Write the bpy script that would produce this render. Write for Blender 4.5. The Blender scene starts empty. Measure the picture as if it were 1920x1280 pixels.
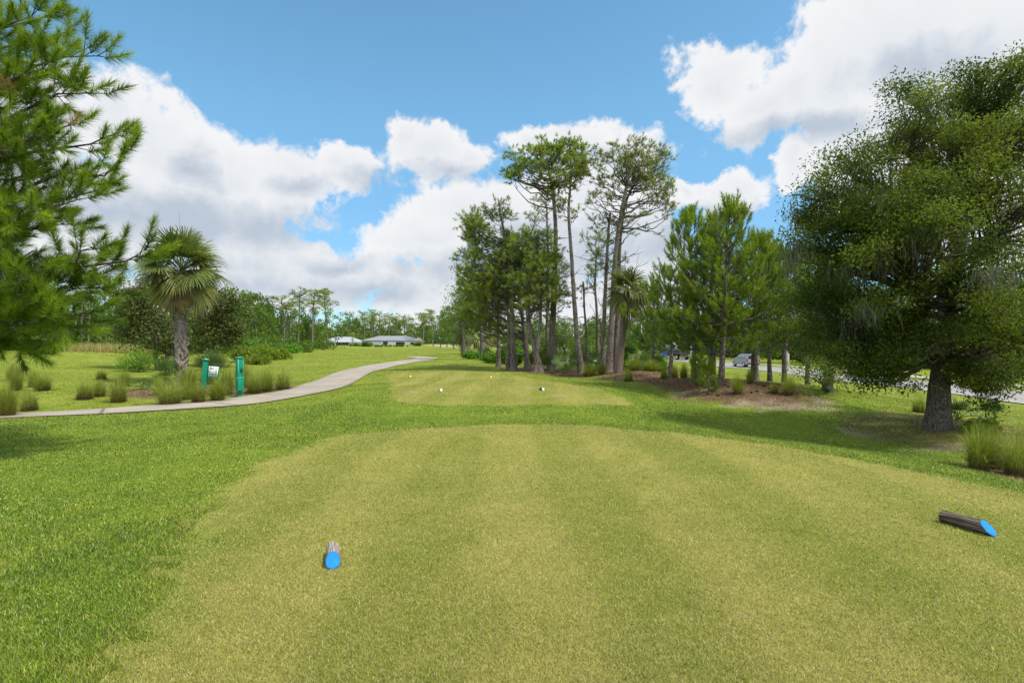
import bpy, math, random
import numpy as np
from mathutils import Vector, Matrix

R = math.radians
F = 1066.7            # focal length expressed in the photograph's pixels (20 mm lens)
EYE = 1.6             # eye height above the near tee
S = bpy.context.scene
COL = S.collection

# ------------------------------------------------------------------ camera
cam_d = bpy.data.cameras.new('camera'); cam_d.lens = 20; cam_d.sensor_width = 36
cam_d.clip_start = 0.05; cam_d.clip_end = 6000
cam = bpy.data.objects.new('camera', cam_d); COL.objects.link(cam)
cam.location = (0, 0, EYE); cam.rotation_euler = (R(90), 0, 0)
S.camera = cam

# ------------------------------------------------------------------ light
SUN_AZ, SUN_EL = 118, 58
sd = Vector((math.sin(R(SUN_AZ))*math.cos(R(SUN_EL)), math.cos(R(SUN_AZ))*math.cos(R(SUN_EL)), math.sin(R(SUN_EL))))
sun_d = bpy.data.lights.new('sun', 'SUN'); sun_d.energy = 2.6; sun_d.angle = R(6.0); sun_d.color = (1, .95, .86)
sun = bpy.data.objects.new('sun', sun_d); COL.objects.link(sun)
sun.rotation_euler = sd.to_track_quat('Z', 'Y').to_euler()
S.view_settings.view_transform = 'Standard'; S.view_settings.look = 'None'
S.view_settings.exposure = 1.0; S.view_settings.gamma = 1.0
S.view_settings.use_curve_mapping = False
try:
    S.cycles.max_bounces = 6; S.cycles.transparent_max_bounces = 4
    S.cycles.diffuse_bounces = 3; S.cycles.transmission_bounces = 3
except Exception:
    pass

# ------------------------------------------------------------------ node helpers
class NT:
    def __init__(s, tree):
        s.t = tree; s.n = tree.nodes; s.l = tree.links
    def new(s, typ, **kw):
        n = s.n.new(typ)
        for k, v in kw.items(): setattr(n, k, v)
        return n
    def put(s, sock, v):
        if v is None: return
        if hasattr(v, 'is_output'): s.l.new(v, sock)
        else:
            try: sock.default_value = v
            except Exception:
                sock.default_value = (*v, 1.0)
    def math(s, op, a, b=None, c=None, clamp=False):
        n = s.new('ShaderNodeMath', operation=op); n.use_clamp = clamp
        s.put(n.inputs[0], a); s.put(n.inputs[1], b); s.put(n.inputs[2], c)
        return n.outputs[0]
    def vmath(s, op, a, b=None, out=0):
        n = s.new('ShaderNodeVectorMath', operation=op)
        s.put(n.inputs[0], a)
        if b is not None: s.put(n.inputs[1], b)
        return n.outputs[out]
    def mix(s, f, a, b, blend='MIX'):
        n = s.new('ShaderNodeMix', data_type='RGBA', blend_type=blend)
        s.put(n.inputs[0], f)
        for k, v in ((6, a), (7, b)):
            if isinstance(v, tuple) and len(v) == 3: v = (*v, 1.0)
            s.put(n.inputs[k], v)
        return n.outputs[2]
    def noise(s, vec, scale, detail=4, rough=.55, dist=0, out=0, dims='3D'):
        n = s.new('ShaderNodeTexNoise', noise_dimensions=dims)
        s.put(n.inputs['Vector'], vec); s.put(n.inputs['Scale'], scale); s.put(n.inputs['Detail'], detail)
        s.put(n.inputs['Roughness'], rough); s.put(n.inputs['Distortion'], dist)
        return n.outputs[out]
    def ramp(s, v, lo, hi, to0=0., to1=1., smooth=True):
        n = s.new('ShaderNodeMapRange'); n.interpolation_type = 'SMOOTHSTEP' if smooth else 'LINEAR'; n.clamp = True
        s.put(n.inputs[0], v); s.put(n.inputs[1], lo); s.put(n.inputs[2], hi); s.put(n.inputs[3], to0); s.put(n.inputs[4], to1)
        return n.outputs[0]
    def sep(s, v):
        n = s.new('ShaderNodeSeparateXYZ'); s.put(n.inputs[0], v); return n.outputs
    def comb(s, x, y, z):
        n = s.new('ShaderNodeCombineXYZ'); s.put(n.inputs[0], x); s.put(n.inputs[1], y); s.put(n.inputs[2], z); return n.outputs[0]
    def attr(s, name, out=1):
        n = s.new('ShaderNodeAttribute'); n.attribute_name = name; return n.outputs[out]

# ------------------------------------------------------------------ sky with cumulus
W = bpy.data.worlds.new('World'); S.world = W; W.use_nodes = True
wt = NT(W.node_tree); wt.n.clear()
SKY_STRENGTH = 0.13
sky = wt.new('ShaderNodeTexSky', sky_type='NISHITA'); sky.sun_disc = False
sky.sun_elevation = R(SUN_EL); sky.sun_rotation = R(SUN_AZ); sky.air_density = 1.0; sky.dust_density = 0.4; sky.ozone_density = 1.6
gen = wt.new('ShaderNodeTexCoord').outputs['Generated']
gx, gy, gz = wt.sep(gen)
az = wt.math('ARCTAN2', gx, gy); el = wt.math('ARCSINE', gz)
P0 = wt.comb(az, el, 0.0)
wob = wt.noise(gen, 7.0, 6, .6, 0, out=1)
wob = wt.vmath('SUBTRACT', wob, (.5, .5, .5)); wob = wt.vmath('MULTIPLY', wob, (.17, .13, 0))
PW = wt.vmath('ADD', P0, wob)
def azel(px, py):
    u = (px-960)/F; v = (640-py)/F
    return math.atan(u), math.atan(v/math.sqrt(1+u*u))
def blobs(lst, p, k=.25):
    acc = None
    for (px, py, rx, ry) in lst:
        a, e = azel(px, py); ca = math.cos(a)
        ra = rx/F*ca*ca; re = ry/F*ca
        d = wt.vmath('SUBTRACT', p, (a, e, 0)); d = wt.vmath('MULTIPLY', d, (1/ra, 1/re, 0))
        ln = wt.vmath('LENGTH', d, None, out=1)
        v = wt.math('SUBTRACT', 1.0, ln)
        acc = v if acc is None else wt.math('SMOOTH_MAX', acc, v, k)
    return acc
CLOUDS = [
 (60, 260, 190, 170), (215, 230, 110, 105), (310, 290, 130, 110), (430, 320, 130, 80), (540, 330, 120, 70), (640, 318, 88, 46),
 (330, 400, 330, 90), (140, 420, 200, 110), (495, 392, 85, 56), (800, 295, 120, 62), (760, 275, 70, 40), (870, 305, 60, 40),
 (470, 480, 150, 70), (590, 490, 120, 46), (800, 440, 125, 52), (890, 410, 160, 80), (1010, 430, 150, 100), (620, 512, 300, 66), (950, 520, 200, 62),
 (430, 545, 330, 50), (850, 560, 260, 60), (560, 535, 200, 40), (1060, 270, 135, 46), (1180, 300, 95, 60), (980, 262, 60, 36), (1110, 400, 170, 130),
 (1205, 500, 110, 105), (1140, 560, 260, 60), (1370, 372, 84, 36), (1295, 368, 40, 24), (1490, 310, 50, 45), (1330, 150, 105, 66), (1420, 215, 130, 80),
 (1570, 150, 170, 150), (1700, 70, 300, 150), (1880, 60, 240, 150), (1600, 260, 130, 90), (1480, 190, 120, 80), (1780, 250, 250, 140),
 (1900, 420, 160, 120), (1580, 400, 70, 45), (760, 610, 90, 34), (400, 610, 230, 30), (1000, 612, 240, 36)]
GREYS = [
 (330, 410, 300, 75), (500, 420, 190, 60), (330, 500, 240, 60), (200, 400, 160, 60), (700, 545, 200, 45), (470, 540, 200, 45), (700, 345, 90, 26), (840, 330, 90, 24),
 (1000, 440, 110, 50), (1130, 470, 180, 70), (1270, 470, 120, 60), (640, 490, 130, 26), (900, 500, 200, 40), (1720, 120, 190, 60), (1500, 250, 260, 34),
 (1370, 395, 90, 24), (380, 320, 70, 45), (1850, 170, 160, 70), (560, 350, 80, 30), (1110, 300, 120, 28)]
field = blobs(CLOUDS, PW)
fine = wt.noise(gen, 20.0, 9, .62, .25)
mid = wt.noise(gen, 5.0, 3, .5)
# away from the view: cumulus from noise alone, thickened for more fill light
aside = wt.ramp(wt.math('ABSOLUTE', az), .82, 1.05)
genf = wt.math('SUBTRACT', wt.math('MULTIPLY', wt.math('SUBTRACT', wt.noise(gen, 3.0, 5, .55), .5), 3.4), -.12)
up = wt.ramp(el, .62, .95)
genf = wt.math('ADD', genf, wt.math('MULTIPLY', wt.math('SUBTRACT', wt.math('MAXIMUM', aside, up), 1.0), 4.0))
field = wt.math('MAXIMUM', field, genf)
dens = wt.math('ADD', field, wt.math('MULTIPLY', wt.math('SUBTRACT', fine, .5), 1.55))
alpha = wt.ramp(dens, -.02, .34)
PG = wt.vmath('ADD', P0, wt.vmath('MULTIPLY', wob, (.8, .8, 0)))
grey = blobs(GREYS, PG)
billow = wt.noise(gen, 11.0, 7, .6, .4)
gsh = wt.ramp(wt.math('ADD', grey, wt.math('MULTIPLY', wt.math('SUBTRACT', billow, .5), 1.8)), -.35, 1.15)
edge = wt.ramp(dens, .2, 1.1, .0, .3)
gtot = wt.math('MAXIMUM', gsh, edge)
gtot = wt.math('ADD', gtot, wt.math('MULTIPLY', wt.math('SUBTRACT', .52, fine), .55), clamp=True)
K = 1.0/SKY_STRENGTH
gtot = wt.math('MULTIPLY', gtot, .80)
ccol = wt.mix(gtot, tuple(c*K for c in (.455, .46, .47)), tuple(c*K for c in (.205, .250, .312)))
lowf = wt.ramp(el, .05, .42)
skyc = wt.mix(1.0, sky.outputs[0], wt.mix(lowf, (.36, .52, .64), (.56, .80, .78)), 'MULTIPLY')
# added fill light: unseen clouds overhead and aside brightened past the visible ones
fill_gain = wt.math('ADD', 1.0, wt.math('MULTIPLY', wt.math('MAXIMUM', aside, up), 1.1))
ccol = wt.vmath('MULTIPLY', ccol, wt.comb(fill_gain, fill_gain, fill_gain))
fin = wt.mix(alpha, skyc, ccol)
bg = wt.new('ShaderNodeBackground'); wt.put(bg.inputs[0], fin); bg.inputs[1].default_value = SKY_STRENGTH
wo = wt.new('ShaderNodeOutputWorld'); wt.l.new(bg.outputs[0], wo.inputs[0])

# ------------------------------------------------------------------ mesh helpers
class MB:
    """collects vertices, faces and per-vertex tint, then links them as one mesh object"""
    def __init__(s):
        s.v = []; s.f = []; s.c = []; s.m = []; s.n = 0
    def add(s, v, f, c=(.5, 0, .5), mi=0):
        v = np.asarray(v, float).reshape(-1, 3); f = np.asarray(f, np.int64)
        c = np.asarray(c, float)
        if c.ndim == 1: c = np.repeat(c[None], len(v), 0)
        s.v.append(v); s.c.append(c); s.f.append(f+s.n); s.m.append(np.full(len(f), mi)); s.n += len(v)
    def box(s, c, d, rz=0, mi=0, taper=1.0, col=(.5, 0, .5)):
        x, y, z = d[0]/2, d[1]/2, d[2]/2; t = taper
        v = np.array([(-x, -y, -z), (x, -y, -z), (x, y, -z), (-x, y, -z), (-x*t, -y*t, z), (x*t, -y*t, z), (x*t, y*t, z), (-x*t, y*t, z)])
        if rz:
            co, si = math.cos(rz), math.sin(rz); v[:, :2] = np.stack([v[:, 0]*co-v[:, 1]*si, v[:, 0]*si+v[:, 1]*co], 1)
        s.add(v+np.array(c), [(0, 3, 2, 1), (4, 5, 6, 7), (0, 1, 5, 4), (1, 2, 6, 5), (2, 3, 7, 6), (3, 0, 4, 7)], col, mi)
    def tube(s, P, rad, sides=7, c=(.5, 0, .5), cap=True, mi=0, lump=0, rg=None):
        P = np.asarray(P, float); n = len(P); rad = np.broadcast_to(np.asarray(rad, float), (n,))
        T = np.gradient(P, axis=0); T /= np.linalg.norm(T, axis=1)[:, None]+1e-9
        ref = np.array([0, 0, 1.]) if abs(T[0, 2]) < .8 else np.array([1., 0, 0])
        U = np.cross(T, ref); U /= np.linalg.norm(U, axis=1)[:, None]+1e-9
        for i in range(1, n):
            u = U[i-1]-T[i]*np.dot(U[i-1], T[i]); U[i] = u/(np.linalg.norm(u)+1e-9)
        V = np.cross(T, U)
        a = np.arange(sides)*2*math.pi/sides
        rr = rad[:, None]*np.ones((1, sides))
        if lump and rg is not None: rr = rr*(1+lump*rg.normal(size=rr.shape))
        ring = P[:, None]+rr[..., None]*(np.cos(a)[None, :, None]*U[:, None]+np.sin(a)[None, :, None]*V[:, None])
        i = np.arange(n-1)[:, None]*sides; j = np.arange(sides)[None]; k = (j+1) % sides
        f = np.stack([i+j, i+k, i+sides+k, i+sides+j], -1).reshape(-1, 4)
        s.add(ring.reshape(-1, 3), f, c, mi)
        if cap:
            for q, rev in ((0, True), (n-1, False)):
                cen = P[q]; rv = ring[q]
                vv = np.vstack([rv, cen[None]]); idx = np.arange(sides)
                ff = np.stack([idx, (idx+1) % sides, np.full(sides, sides)], 1)
                if rev: ff = ff[:, ::-1]
                s.add(vv, ff, c, mi)
    def build(s, name, mats, parent=None, origin=None, smooth=False):
        v = np.vstack(s.v)
        if origin is not None: v = v-np.asarray(origin, float)
        me = bpy.data.meshes.new(name)
        me.vertices.add(len(v)); me.vertices.foreach_set('co', v.astype(np.float32).ravel())
        li = np.concatenate([f.ravel() for f in s.f]); sz = np.concatenate([np.full(len(f), f.shape[1] if f.ndim == 2 else 0) for f in s.f])
        st = np.concatenate([[0], np.cumsum(sz)[:-1]])
        me.loops.add(len(li)); me.loops.foreach_set('vertex_index', li.astype(np.int32))
        me.polygons.add(len(sz)); me.polygons.foreach_set('loop_start', st.astype(np.int32)); me.polygons.foreach_set('loop_total', sz.astype(np.int32))
        me.polygons.foreach_set('material_index', np.concatenate(s.m).astype(np.int32))
        if smooth: me.polygons.foreach_set('use_smooth', np.ones(len(sz), bool))
        at = me.attributes.new('tint', 'FLOAT_COLOR', 'POINT')
        c = np.vstack(s.c); c4 = np.ones((len(c), 4), np.float32); c4[:, :c.shape[1]] = c
        at.data.foreach_set('color', c4.ravel())
        me.update(calc_edges=True); me.validate()
        for m in (mats if isinstance(mats, (list, tuple)) else [mats]): me.materials.append(m)
        o = bpy.data.objects.new(name, me); COL.objects.link(o)
        if parent is not None: o.parent = parent
        elif origin is not None: o.location = origin
        return o

def tag(o, label=None, cat=None, group=None, kind=None):
    for k, v in (('label', label), ('category', cat), ('group', group), ('kind', kind)):
        if v: o[k] = v
    return o
def empty(name, loc, label, cat, group=None):
    o = bpy.data.objects.new(name, None); COL.objects.link(o); o.location = loc; o.empty_display_size = .2
    return tag(o, label, cat, group)
def copy_tree(o, parent=None):
    c = o.copy(); COL.objects.link(c)
    if parent is not None: c.parent = parent
    for ch in list(o.children): copy_tree(ch, c)
    return c
def place(o, loc, rz=0, sc=1, label=None, group=None):
    o.location = loc; o.rotation_euler = (0, 0, rz); o.scale = (sc, sc, sc) if np.isscalar(sc) else sc
    if label: o['label'] = label
    if group: o['group'] = group
    return o
def bevel(o, w=.02, seg=2):
    m = o.modifiers.new('bevel', 'BEVEL'); m.width = w; m.segments = seg; m.limit_method = 'ANGLE'
    return o
def unit(a):
    return a/(np.linalg.norm(a, axis=-1, keepdims=True)+1e-9)

# ------------------------------------------------------------------ materials
def pmat(name, col, rough=.7, spec=.3, metal=0, noise=None, bump=None):
    m = bpy.data.materials.new(name); m.use_nodes = True; t = NT(m.node_tree); b = t.n['Principled BSDF']
    b.inputs['Roughness'].default_value = rough; b.inputs['Specular IOR Level'].default_value = spec; b.inputs['Metallic'].default_value = metal
    co = t.new('ShaderNodeTexCoord').outputs['Object']
    if noise:
        sc, amt = noise
        f = t.noise(co, sc, 5, .6)
        c2 = tuple(max(0, c*(1-amt)) for c in col); c3 = tuple(min(1, c*(1+amt)) for c in col)
        t.put(b.inputs['Base Color'], t.mix(t.ramp(f, .3, .7), c2, c3))
    else: t.put(b.inputs['Base Color'], (*col, 1))
    if bump:
        n = t.new('ShaderNodeBump'); n.inputs['Strength'].default_value = bump[1]; n.inputs['Distance'].default_value = .02
        t.put(n.inputs['Height'], t.noise(co, bump[0], 6, .65)); t.l.new(n.outputs[0], b.inputs['Normal'])
    return m
def leafmat(name, dark, light, dry, trans=.35, rough=.5, spec=.3):
    m = bpy.data.materials.new(name); m.use_nodes = True; t = NT(m.node_tree); b = t.n['Principled BSDF']
    r, g, bb = t.sep(t.attr('tint', 0)) if False else (None, None, None)
    a = t.new('ShaderNodeAttribute'); a.attribute_name = 'tint'
    sp = t.new('ShaderNodeSeparateColor'); t.l.new(a.outputs['Color'], sp.inputs[0])
    c = t.mix(sp.outputs[0], dark, light); c = t.mix(sp.outputs[1], c, dry)
    oi = t.new('ShaderNodeObjectInfo').outputs['Random']
    h = t.new('ShaderNodeHueSaturation'); t.put(h.inputs['Value'], t.ramp(oi, 0, 1, .88, 1.12, False)); t.put(h.inputs['Hue'], t.ramp(oi, 0, 1, .49, .508, False)); t.put(h.inputs['Color'], c)
    c = h.outputs[0]
    t.put(b.inputs['Base Color'], c); b.inputs['Roughness'].default_value = rough; b.inputs['Specular IOR Level'].default_value = spec
    tr = t.new('ShaderNodeBsdfTranslucent'); t.put(tr.inputs[0], t.mix(1.0, c, (1.15, 1.2, .55, 1), 'MULTIPLY'))
    mx = t.new('ShaderNodeMixShader'); mx.inputs[0].default_value = trans
    t.l.new(b.outputs[0], mx.inputs[1]); t.l.new(tr.outputs[0], mx.inputs[2])
    t.l.new(mx.outputs[0], t.n['Material Output'].inputs[0])
    return m
def barkmat(name, c1, c2, sc=9, stretch=.25, c3=None, lying=False, crack=1.0):
    m = bpy.data.materials.new(name); m.use_nodes = True; t = NT(m.node_tree); b = t.n['Principled BSDF']
    co = t.new('ShaderNodeTexCoord').outputs['Object']
    v = t.vmath('MULTIPLY', co, (stretch, 1, 1) if lying else (1, 1, stretch))
    n1 = t.noise(v, sc, 6, .7, .6); n2 = t.noise(co, 1.3, 3, .5)
    vo = t.new('ShaderNodeTexVoronoi'); vo.feature = 'DISTANCE_TO_EDGE'; t.put(vo.inputs['Vector'], v); vo.inputs['Scale'].default_value = sc*1.3
    pl = t.ramp(vo.outputs[0], 0, .18)
    c = t.mix(t.ramp(n1, .35, .68), c1, c2); c = t.mix(t.math('MULTIPLY', t.math('SUBTRACT', 1.0, pl), crack), c, tuple(x*.35 for x in c1))
    if c3: c = t.mix(t.ramp(n2, .45, .65, 0, .6), c, c3)
    t.put(b.inputs['Base Color'], c); b.inputs['Roughness'].default_value = .9; b.inputs['Specular IOR Level'].default_value = .15
    bm = t.new('ShaderNodeBump'); bm.inputs['Strength'].default_value = .8; bm.inputs['Distance'].default_value = .03
    t.put(bm.inputs['Height'], t.math('ADD', t.math('MULTIPLY', pl, .6), n1)); t.l.new(bm.outputs[0], b.inputs['Normal'])
    return m
M = {}
M['pine_needles'] = leafmat('pine_needles', (.080, .140, .016), (.31, .41, .032), (.26, .18, .07), .46, .5, .2)
M['tall_needles'] = leafmat('tall_needles', (.125, .180, .030), (.335, .405, .062), (.24, .18, .10), .46, .5, .2)
M['oak_leaves'] = leafmat('oak_leaves', (.046, .082, .016), (.19, .25, .034), (.24, .14, .05), .44, .6, .12)
M['broad_leaves'] = leafmat('broad_leaves', (.055, .105, .018), (.17, .25, .032), (.2, .16, .06), .38, .5, .2)
M['magnolia_leaves'] = leafmat('magnolia_leaves', (.034, .058, .014), (.145, .155, .03), (.2, .15, .05), .25, .5, .2)
M['bright_leaves'] = leafmat('bright_leaves', (.06, .16, .012), (.17, .34, .022), (.25, .2, .06), .38, .45, .3)
M['yellow_leaves'] = leafmat('yellow_leaves', (.11, .17, .012), (.25, .31, .025), (.3, .24, .07), .38, .5, .3)
M['palm_leaves'] = leafmat('palm_leaves', (.050, .090, .022), (.19, .205, .045), (.34, .24, .12), .32, .45, .3)
M['palmetto_leaves'] = leafmat('palmetto_leaves', (.045, .095, .024), (.15, .215, .045), (.2, .15, .07), .25, .40, .45)
M['clump_blades'] = leafmat('clump_blades', (.115, .17, .018), (.35, .395, .058), (.40, .30, .14), .35, .5, .25)
M['dead_thatch'] = leafmat('dead_thatch', (.075, .050, .028), (.23, .155, .08), (.28, .2, .11), .2, .7, .1)
M['spanish_moss'] = leafmat('spanish_moss', (.085, .09, .072), (.20, .205, .165), (.2, .19, .15), .3, .9, .1)
M['pine_bark'] = barkmat('pine_bark', (.15, .115, .09), (.30, .245, .20), 12, .4, (.22, .20, .18))
M['grey_bark'] = barkmat('grey_bark', (.11, .098, .085), (.26, .235, .205), 12, .3)
M['oak_bark'] = barkmat('oak_bark', (.125, .103, .082), (.26, .22, .178), 26, .3, (.12, .125, .11))
M['palm_bark'] = barkmat('palm_bark', (.27, .225, .18), (.52, .45, .37), 16, .9)
M['smooth_palm'] = barkmat('smooth_palm', (.22, .16, .115), (.36, .29, .225), 18, 1.6)

# ------------------------------------------------------------------ terrain
def up_(px, py, Y):
    return ((px-960)/F*Y, Y, EYE-(py-640)/F*Y)
CP = [(0, 0, 0), (-1.5, -3, 0), (3, -3, 0), (0, -9, 0), (-7, -9, -.15), (9, -9, -.2), (-2, 5, 0), (1.5, 5, 0), (4.6, 4, 0), (0, 10.9, 0), (-2.6, 9.2, 0), (3.4, 9.2, 0), (4.7, 7.2, 0), (0, 8, 0), (6, 2, -.02), (7.6, 4.8, -.16),
 (-.5, 12.7, -.13), (-3, 12.5, -.16), (2.6, 12.5, -.18), (-3.6, 4, -.04), (-4.4, 8, -.08), (-4.9, 5.2, -.14),
 (-3.1, 15.1, -.05), (2.3, 15.1, -.06), (0, 16, -.03), (-3.5, 21, -.03), (1, 22, -.04), (-6, 30, -.06), (-.5, 30.5, -.08), (-3, 26, -.04), (-6.3, 17.5, -.28), (-7.5, 22, -.3), (-5.2, 19, -.12),
 (-8.5, 9.4, -.25), (-7.4, 12, -.2), (-13.3, 15.2, -.43), (-18, 13.2, -.45), (-12.4, 12.7, -.18), (-17, 10.5, -.2), (-9.4, 14.0, -.24), (-14, 5, -.3), (-30, 5, -.3), (-9.75, 20.4, -.35), (-9.5, 28, -.3), (-9.6, 38, -.25), (-8, 50, -.1),
 (-14.7, 38, -.2), (-38, 42, .9), (-32.7, 42, .81), (-25, 38, .05), (-24, 50, .1), (-14.3, 19, -.25), (-18, 22, -.1), (-26, 30, .2), (-45, 58, .3), (-43, 62, -.3), (-60, 45, .9), (-60, 20, .3),
 (-20, 70, -.05), (0, 70, -.1), (-40, 110, 0), (0, 140, 0), (-60, 140, 0), (-120, 100, 0), (-60, 250, 0), (0, 250, .1), (60, 250, -1), (0, 420, 0), (-200, 420, 0), (200, 420, -1.5), (-250, 100, 0),
 (4.1, 26, -.15), (4.3, 20, -.2), (6.1, 16.6, -.5), (7.1, 14, -.56), (7.9, 10.9, -.55), (7.9, 8.9, -.5), (9, 5, -.5), (5.5, 20.3, -.38),
 (6.75, 21.5, .0), (7.4, 20.5, .02), (9.3, 22, .06), (11.6, 21, -.1), (6.1, 27, .0), (5.2, 28.5, .02), (7.2, 17.5, -.42), (9.75, 13, -.40), (8.4, 16.2, -.36), (7.7, 9.3, -.42), (9.4, 9.5, -.45), (12.1, 17, -.45),
 (15, 14, -.75), (15, 6, -.8), (18, 20, -1.1), (18, 30, -1.2), (28, 10, -1.8), (28, 30, -1.8), (28, 50, -1.8), (28, 75, -1.8), (34, 10, -1.8), (34, 30, -1.8), (34, 50, -1.8), (34, 75, -1.8), (27, 100, -1.8), (33, 100, -1.8), (24, 130, -1.7), (18, 180, -1.5), (12, 45, -.55), (15, 70, -.8), (31, -40, -1.8),
 (45, 20, -1.5), (45, 60, -1.5), (60, 40, -1.2), (100, 50, -1), (250, 100, -1), (100, 0, -1), (10, -60, -.5), (-100, -60, -.3), (100, -150, -1), (-100, -150, 0),
 (.1, 34, -.13), (1.7, 31, -.15), (4, 29, -.16), (3, 36, -.15), (3, 45, -.2), (8, 60, -.45), (20, 60, -1.3), (10, 100, -.4), (0, 100, -.1),
 (0, 2500, 0), (2500, 0, 0), (-2500, 0, 0), (0, -2500, 0), (1800, 1800, 0), (-1800, 1800, 0)]
CP = np.array(CP, float)
_C2 = 2.0**2
def _phi(d2): return np.sqrt(d2+_C2)
_A = _phi(((CP[:, None, :2]-CP[None, :, :2])**2).sum(-1))
_n = len(CP)
_B = np.zeros((_n+1, _n+1)); _B[:_n, :_n] = _A+np.eye(_n)*(-.02); _B[_n, :_n] = 1; _B[:_n, _n] = 1
_w = np.linalg.solve(_B, np.concatenate([CP[:, 2], [0]]))
def H(x, y):
    x = np.asarray(x, float); y = np.asarray(y, float); sh = np.broadcast(x, y).shape
    xf = np.broadcast_to(x, sh).ravel(); yf = np.broadcast_to(y, sh).ravel(); out = np.zeros(len(xf))
    for i in range(0, len(xf), 40000):
        a = xf[i:i+40000, None]; b = yf[i:i+40000, None]
        out[i:i+40000] = _phi((a-CP[None, :, 0])**2+(b-CP[None, :, 1])**2)@_w[:_n]+_w[_n]
    out += .02*np.sin(xf*.9+1.3*np.sin(yf*.5))*np.sin(yf*.8+xf*.3)*np.clip(np.hypot(xf, yf)/30, 0.15, 1)
    return out.reshape(sh) if sh else float(out[0])
def gp(px, Y):
    """ground point at picture column px and distance Y"""
    x = (px-960)/F*Y
    return (x, Y, H(x, Y))
def G(px, py):
    """where the sight line through a picture point meets the terrain"""
    Y = np.geomspace(1.2, 400, 1500); x = (px-960)/F*Y; z = EYE-(py-640)/F*Y
    hit = np.nonzero(z <= H(x, Y))[0]
    i = hit[0] if len(hit) else len(Y)-1
    return x[i], Y[i]
def Gs(l): return np.array([G(*p) for p in l])

def polysdf(x, y, poly):
    poly = np.asarray(poly, float); lo = poly.min(0)-1.5; hi = poly.max(0)+1.5
    near = (x > lo[0]) & (x < hi[0]) & (y > lo[1]) & (y < hi[1]); out = np.full(x.shape, 9.)
    if near.any(): out[near] = _polysdf(x[near], y[near], poly)
    return out
def _polysdf(x, y, poly):
    d = np.full(x.shape, 1e9); ins = np.zeros(x.shape, bool)
    for (ax, ay), (bx, by) in zip(poly, np.roll(poly, -1, 0)):
        ex, ey = bx-ax, by-ay; t = np.clip(((x-ax)*ex+(y-ay)*ey)/(ex*ex+ey*ey+1e-12), 0, 1)
        d = np.minimum(d, (x-ax-t*ex)**2+(y-ay-t*ey)**2)
        c = ((ay > y) != (by > y)) & (x < (bx-ax)*(y-ay)/(by-ay+1e-12)+ax); ins ^= c
    d = np.sqrt(d); return np.where(ins, -d, d)
def sst(a, b, x):
    t = np.clip((x-a)/(b-a), 0, 1); return t*t*(3-2*t)
def smooth_poly(p, it=2):
    p = np.asarray(p, float)
    for _ in range(it):
        q = np.roll(p, -1, 0); p = np.stack([.75*p+.25*q, .25*p+.75*q], 1).reshape(-1, 2)
    return p
TEE1 = smooth_poly([(-1.85, 2.6), (-2.35, 3.9), (-2.85, 5.3), (-3.3, 7.1), (-3.25, 8.6), (-2.9, 9.8), (-1.6, 10.9), (0, 11.15), (2, 11.1), (3.5, 9.8), (4.2, 8.6), (4.95, 7.5), (5.5, 6.2), (6.4, 4), (6.8, 0), (6.5, -6), (-1.5, -6), (-1.6, 0)])
TEE2 = smooth_poly([(-3.1, 14.9), (-3.8, 18), (-4.9, 23), (-6.5, 29.5), (-6.2, 31.5), (-1, 31.5), (.8, 28), (2.2, 22), (3.6, 17.5), (3.2, 15.2), (1.5, 14.8), (-1, 14.75)], 2)
MULCH = [smooth_poly([(3.3, 29.5), (4.2, 27.5), (4.9, 24.5), (5.2, 21.8), (6.0, 19.6), (7.0, 17.9), (8.2, 16.4), (9.2, 16.8), (9.7, 19), (10.1, 21.5), (9.6, 24), (7.4, 25.5), (7.2, 29), (5.5, 31), (4, 31.5)]),
         smooth_poly([(8.0, 15.2), (7.7, 13.2), (8.4, 10.9), (9.8, 10.2), (11.5, 11), (12.2, 13.6), (11.4, 15.4), (9.8, 15.8)]),
         smooth_poly([(-.8, 34.5), (-.1, 32.6), (1.5, 30.3), (3.6, 28.6), (4.6, 30), (4.6, 36), (2, 40), (-.4, 38)]),
         smooth_poly([(-15.5, 12.4), (-12.4, 12.6), (-11.2, 13.2), (-11.6, 13.9), (-13.4, 14.2), (-16, 13.8)]),
         smooth_poly([(-14.2, 18.2), (-11, 19.6), (-9, 21.7), (-8.8, 24.5), (-10.5, 25), (-14, 24)]),
         smooth_poly([(6.9, 8.3), (7.6, 9.9), (9.6, 9.9), (10.5, 8.3), (8.6, 7.6)])]
SANDP = [(8.3, 16.9, 1.2, .7), (7.5, 17.9, 1.0, .6), (9.0, 16.2, .7, .45), (4.0, 28.8, 1.0, .9), (5.2, 25.2, .8, 1.2), (8.7, 11.4, .8, .35), (8.0, 13.2, .35, .8), (9.6, 17.6, .5, .7), (6.2, 20.2, .8, .4),
         (-3.0, 30.6, .9, .35), (-1.7, 30.5, .8, .3), (1.35, 16.8, .45, .16), (2.45, 15.5, .35, .12), (-3.2, 18.3, .5, .18), (-2.3, 26, .7, .3), (.5, 19, .8, .2)]
BUNK = [(-26, 225, 7, 6), (-19, 200, 8, 2.2), (-20, 240, 9, 4), (-7, 205, 3, 2), (-31, 235, 5, 4)]
def nz(x, y, s, seed=0):
    """cheap smooth pseudo-noise in -1..1"""
    r = np.random.default_rng(seed); o = 0
    for k in range(5):
        a = r.uniform(0, 6.28); f = s*r.uniform(.6, 1.8); o = o+np.sin((x*math.cos(a)+y*math.sin(a))*f+r.uniform(0, 6.28)+1.2*np.sin((x*math.sin(a)-y*math.cos(a))*f*.7+r.uniform(0, 6.28)))
    return o/3.2
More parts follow.
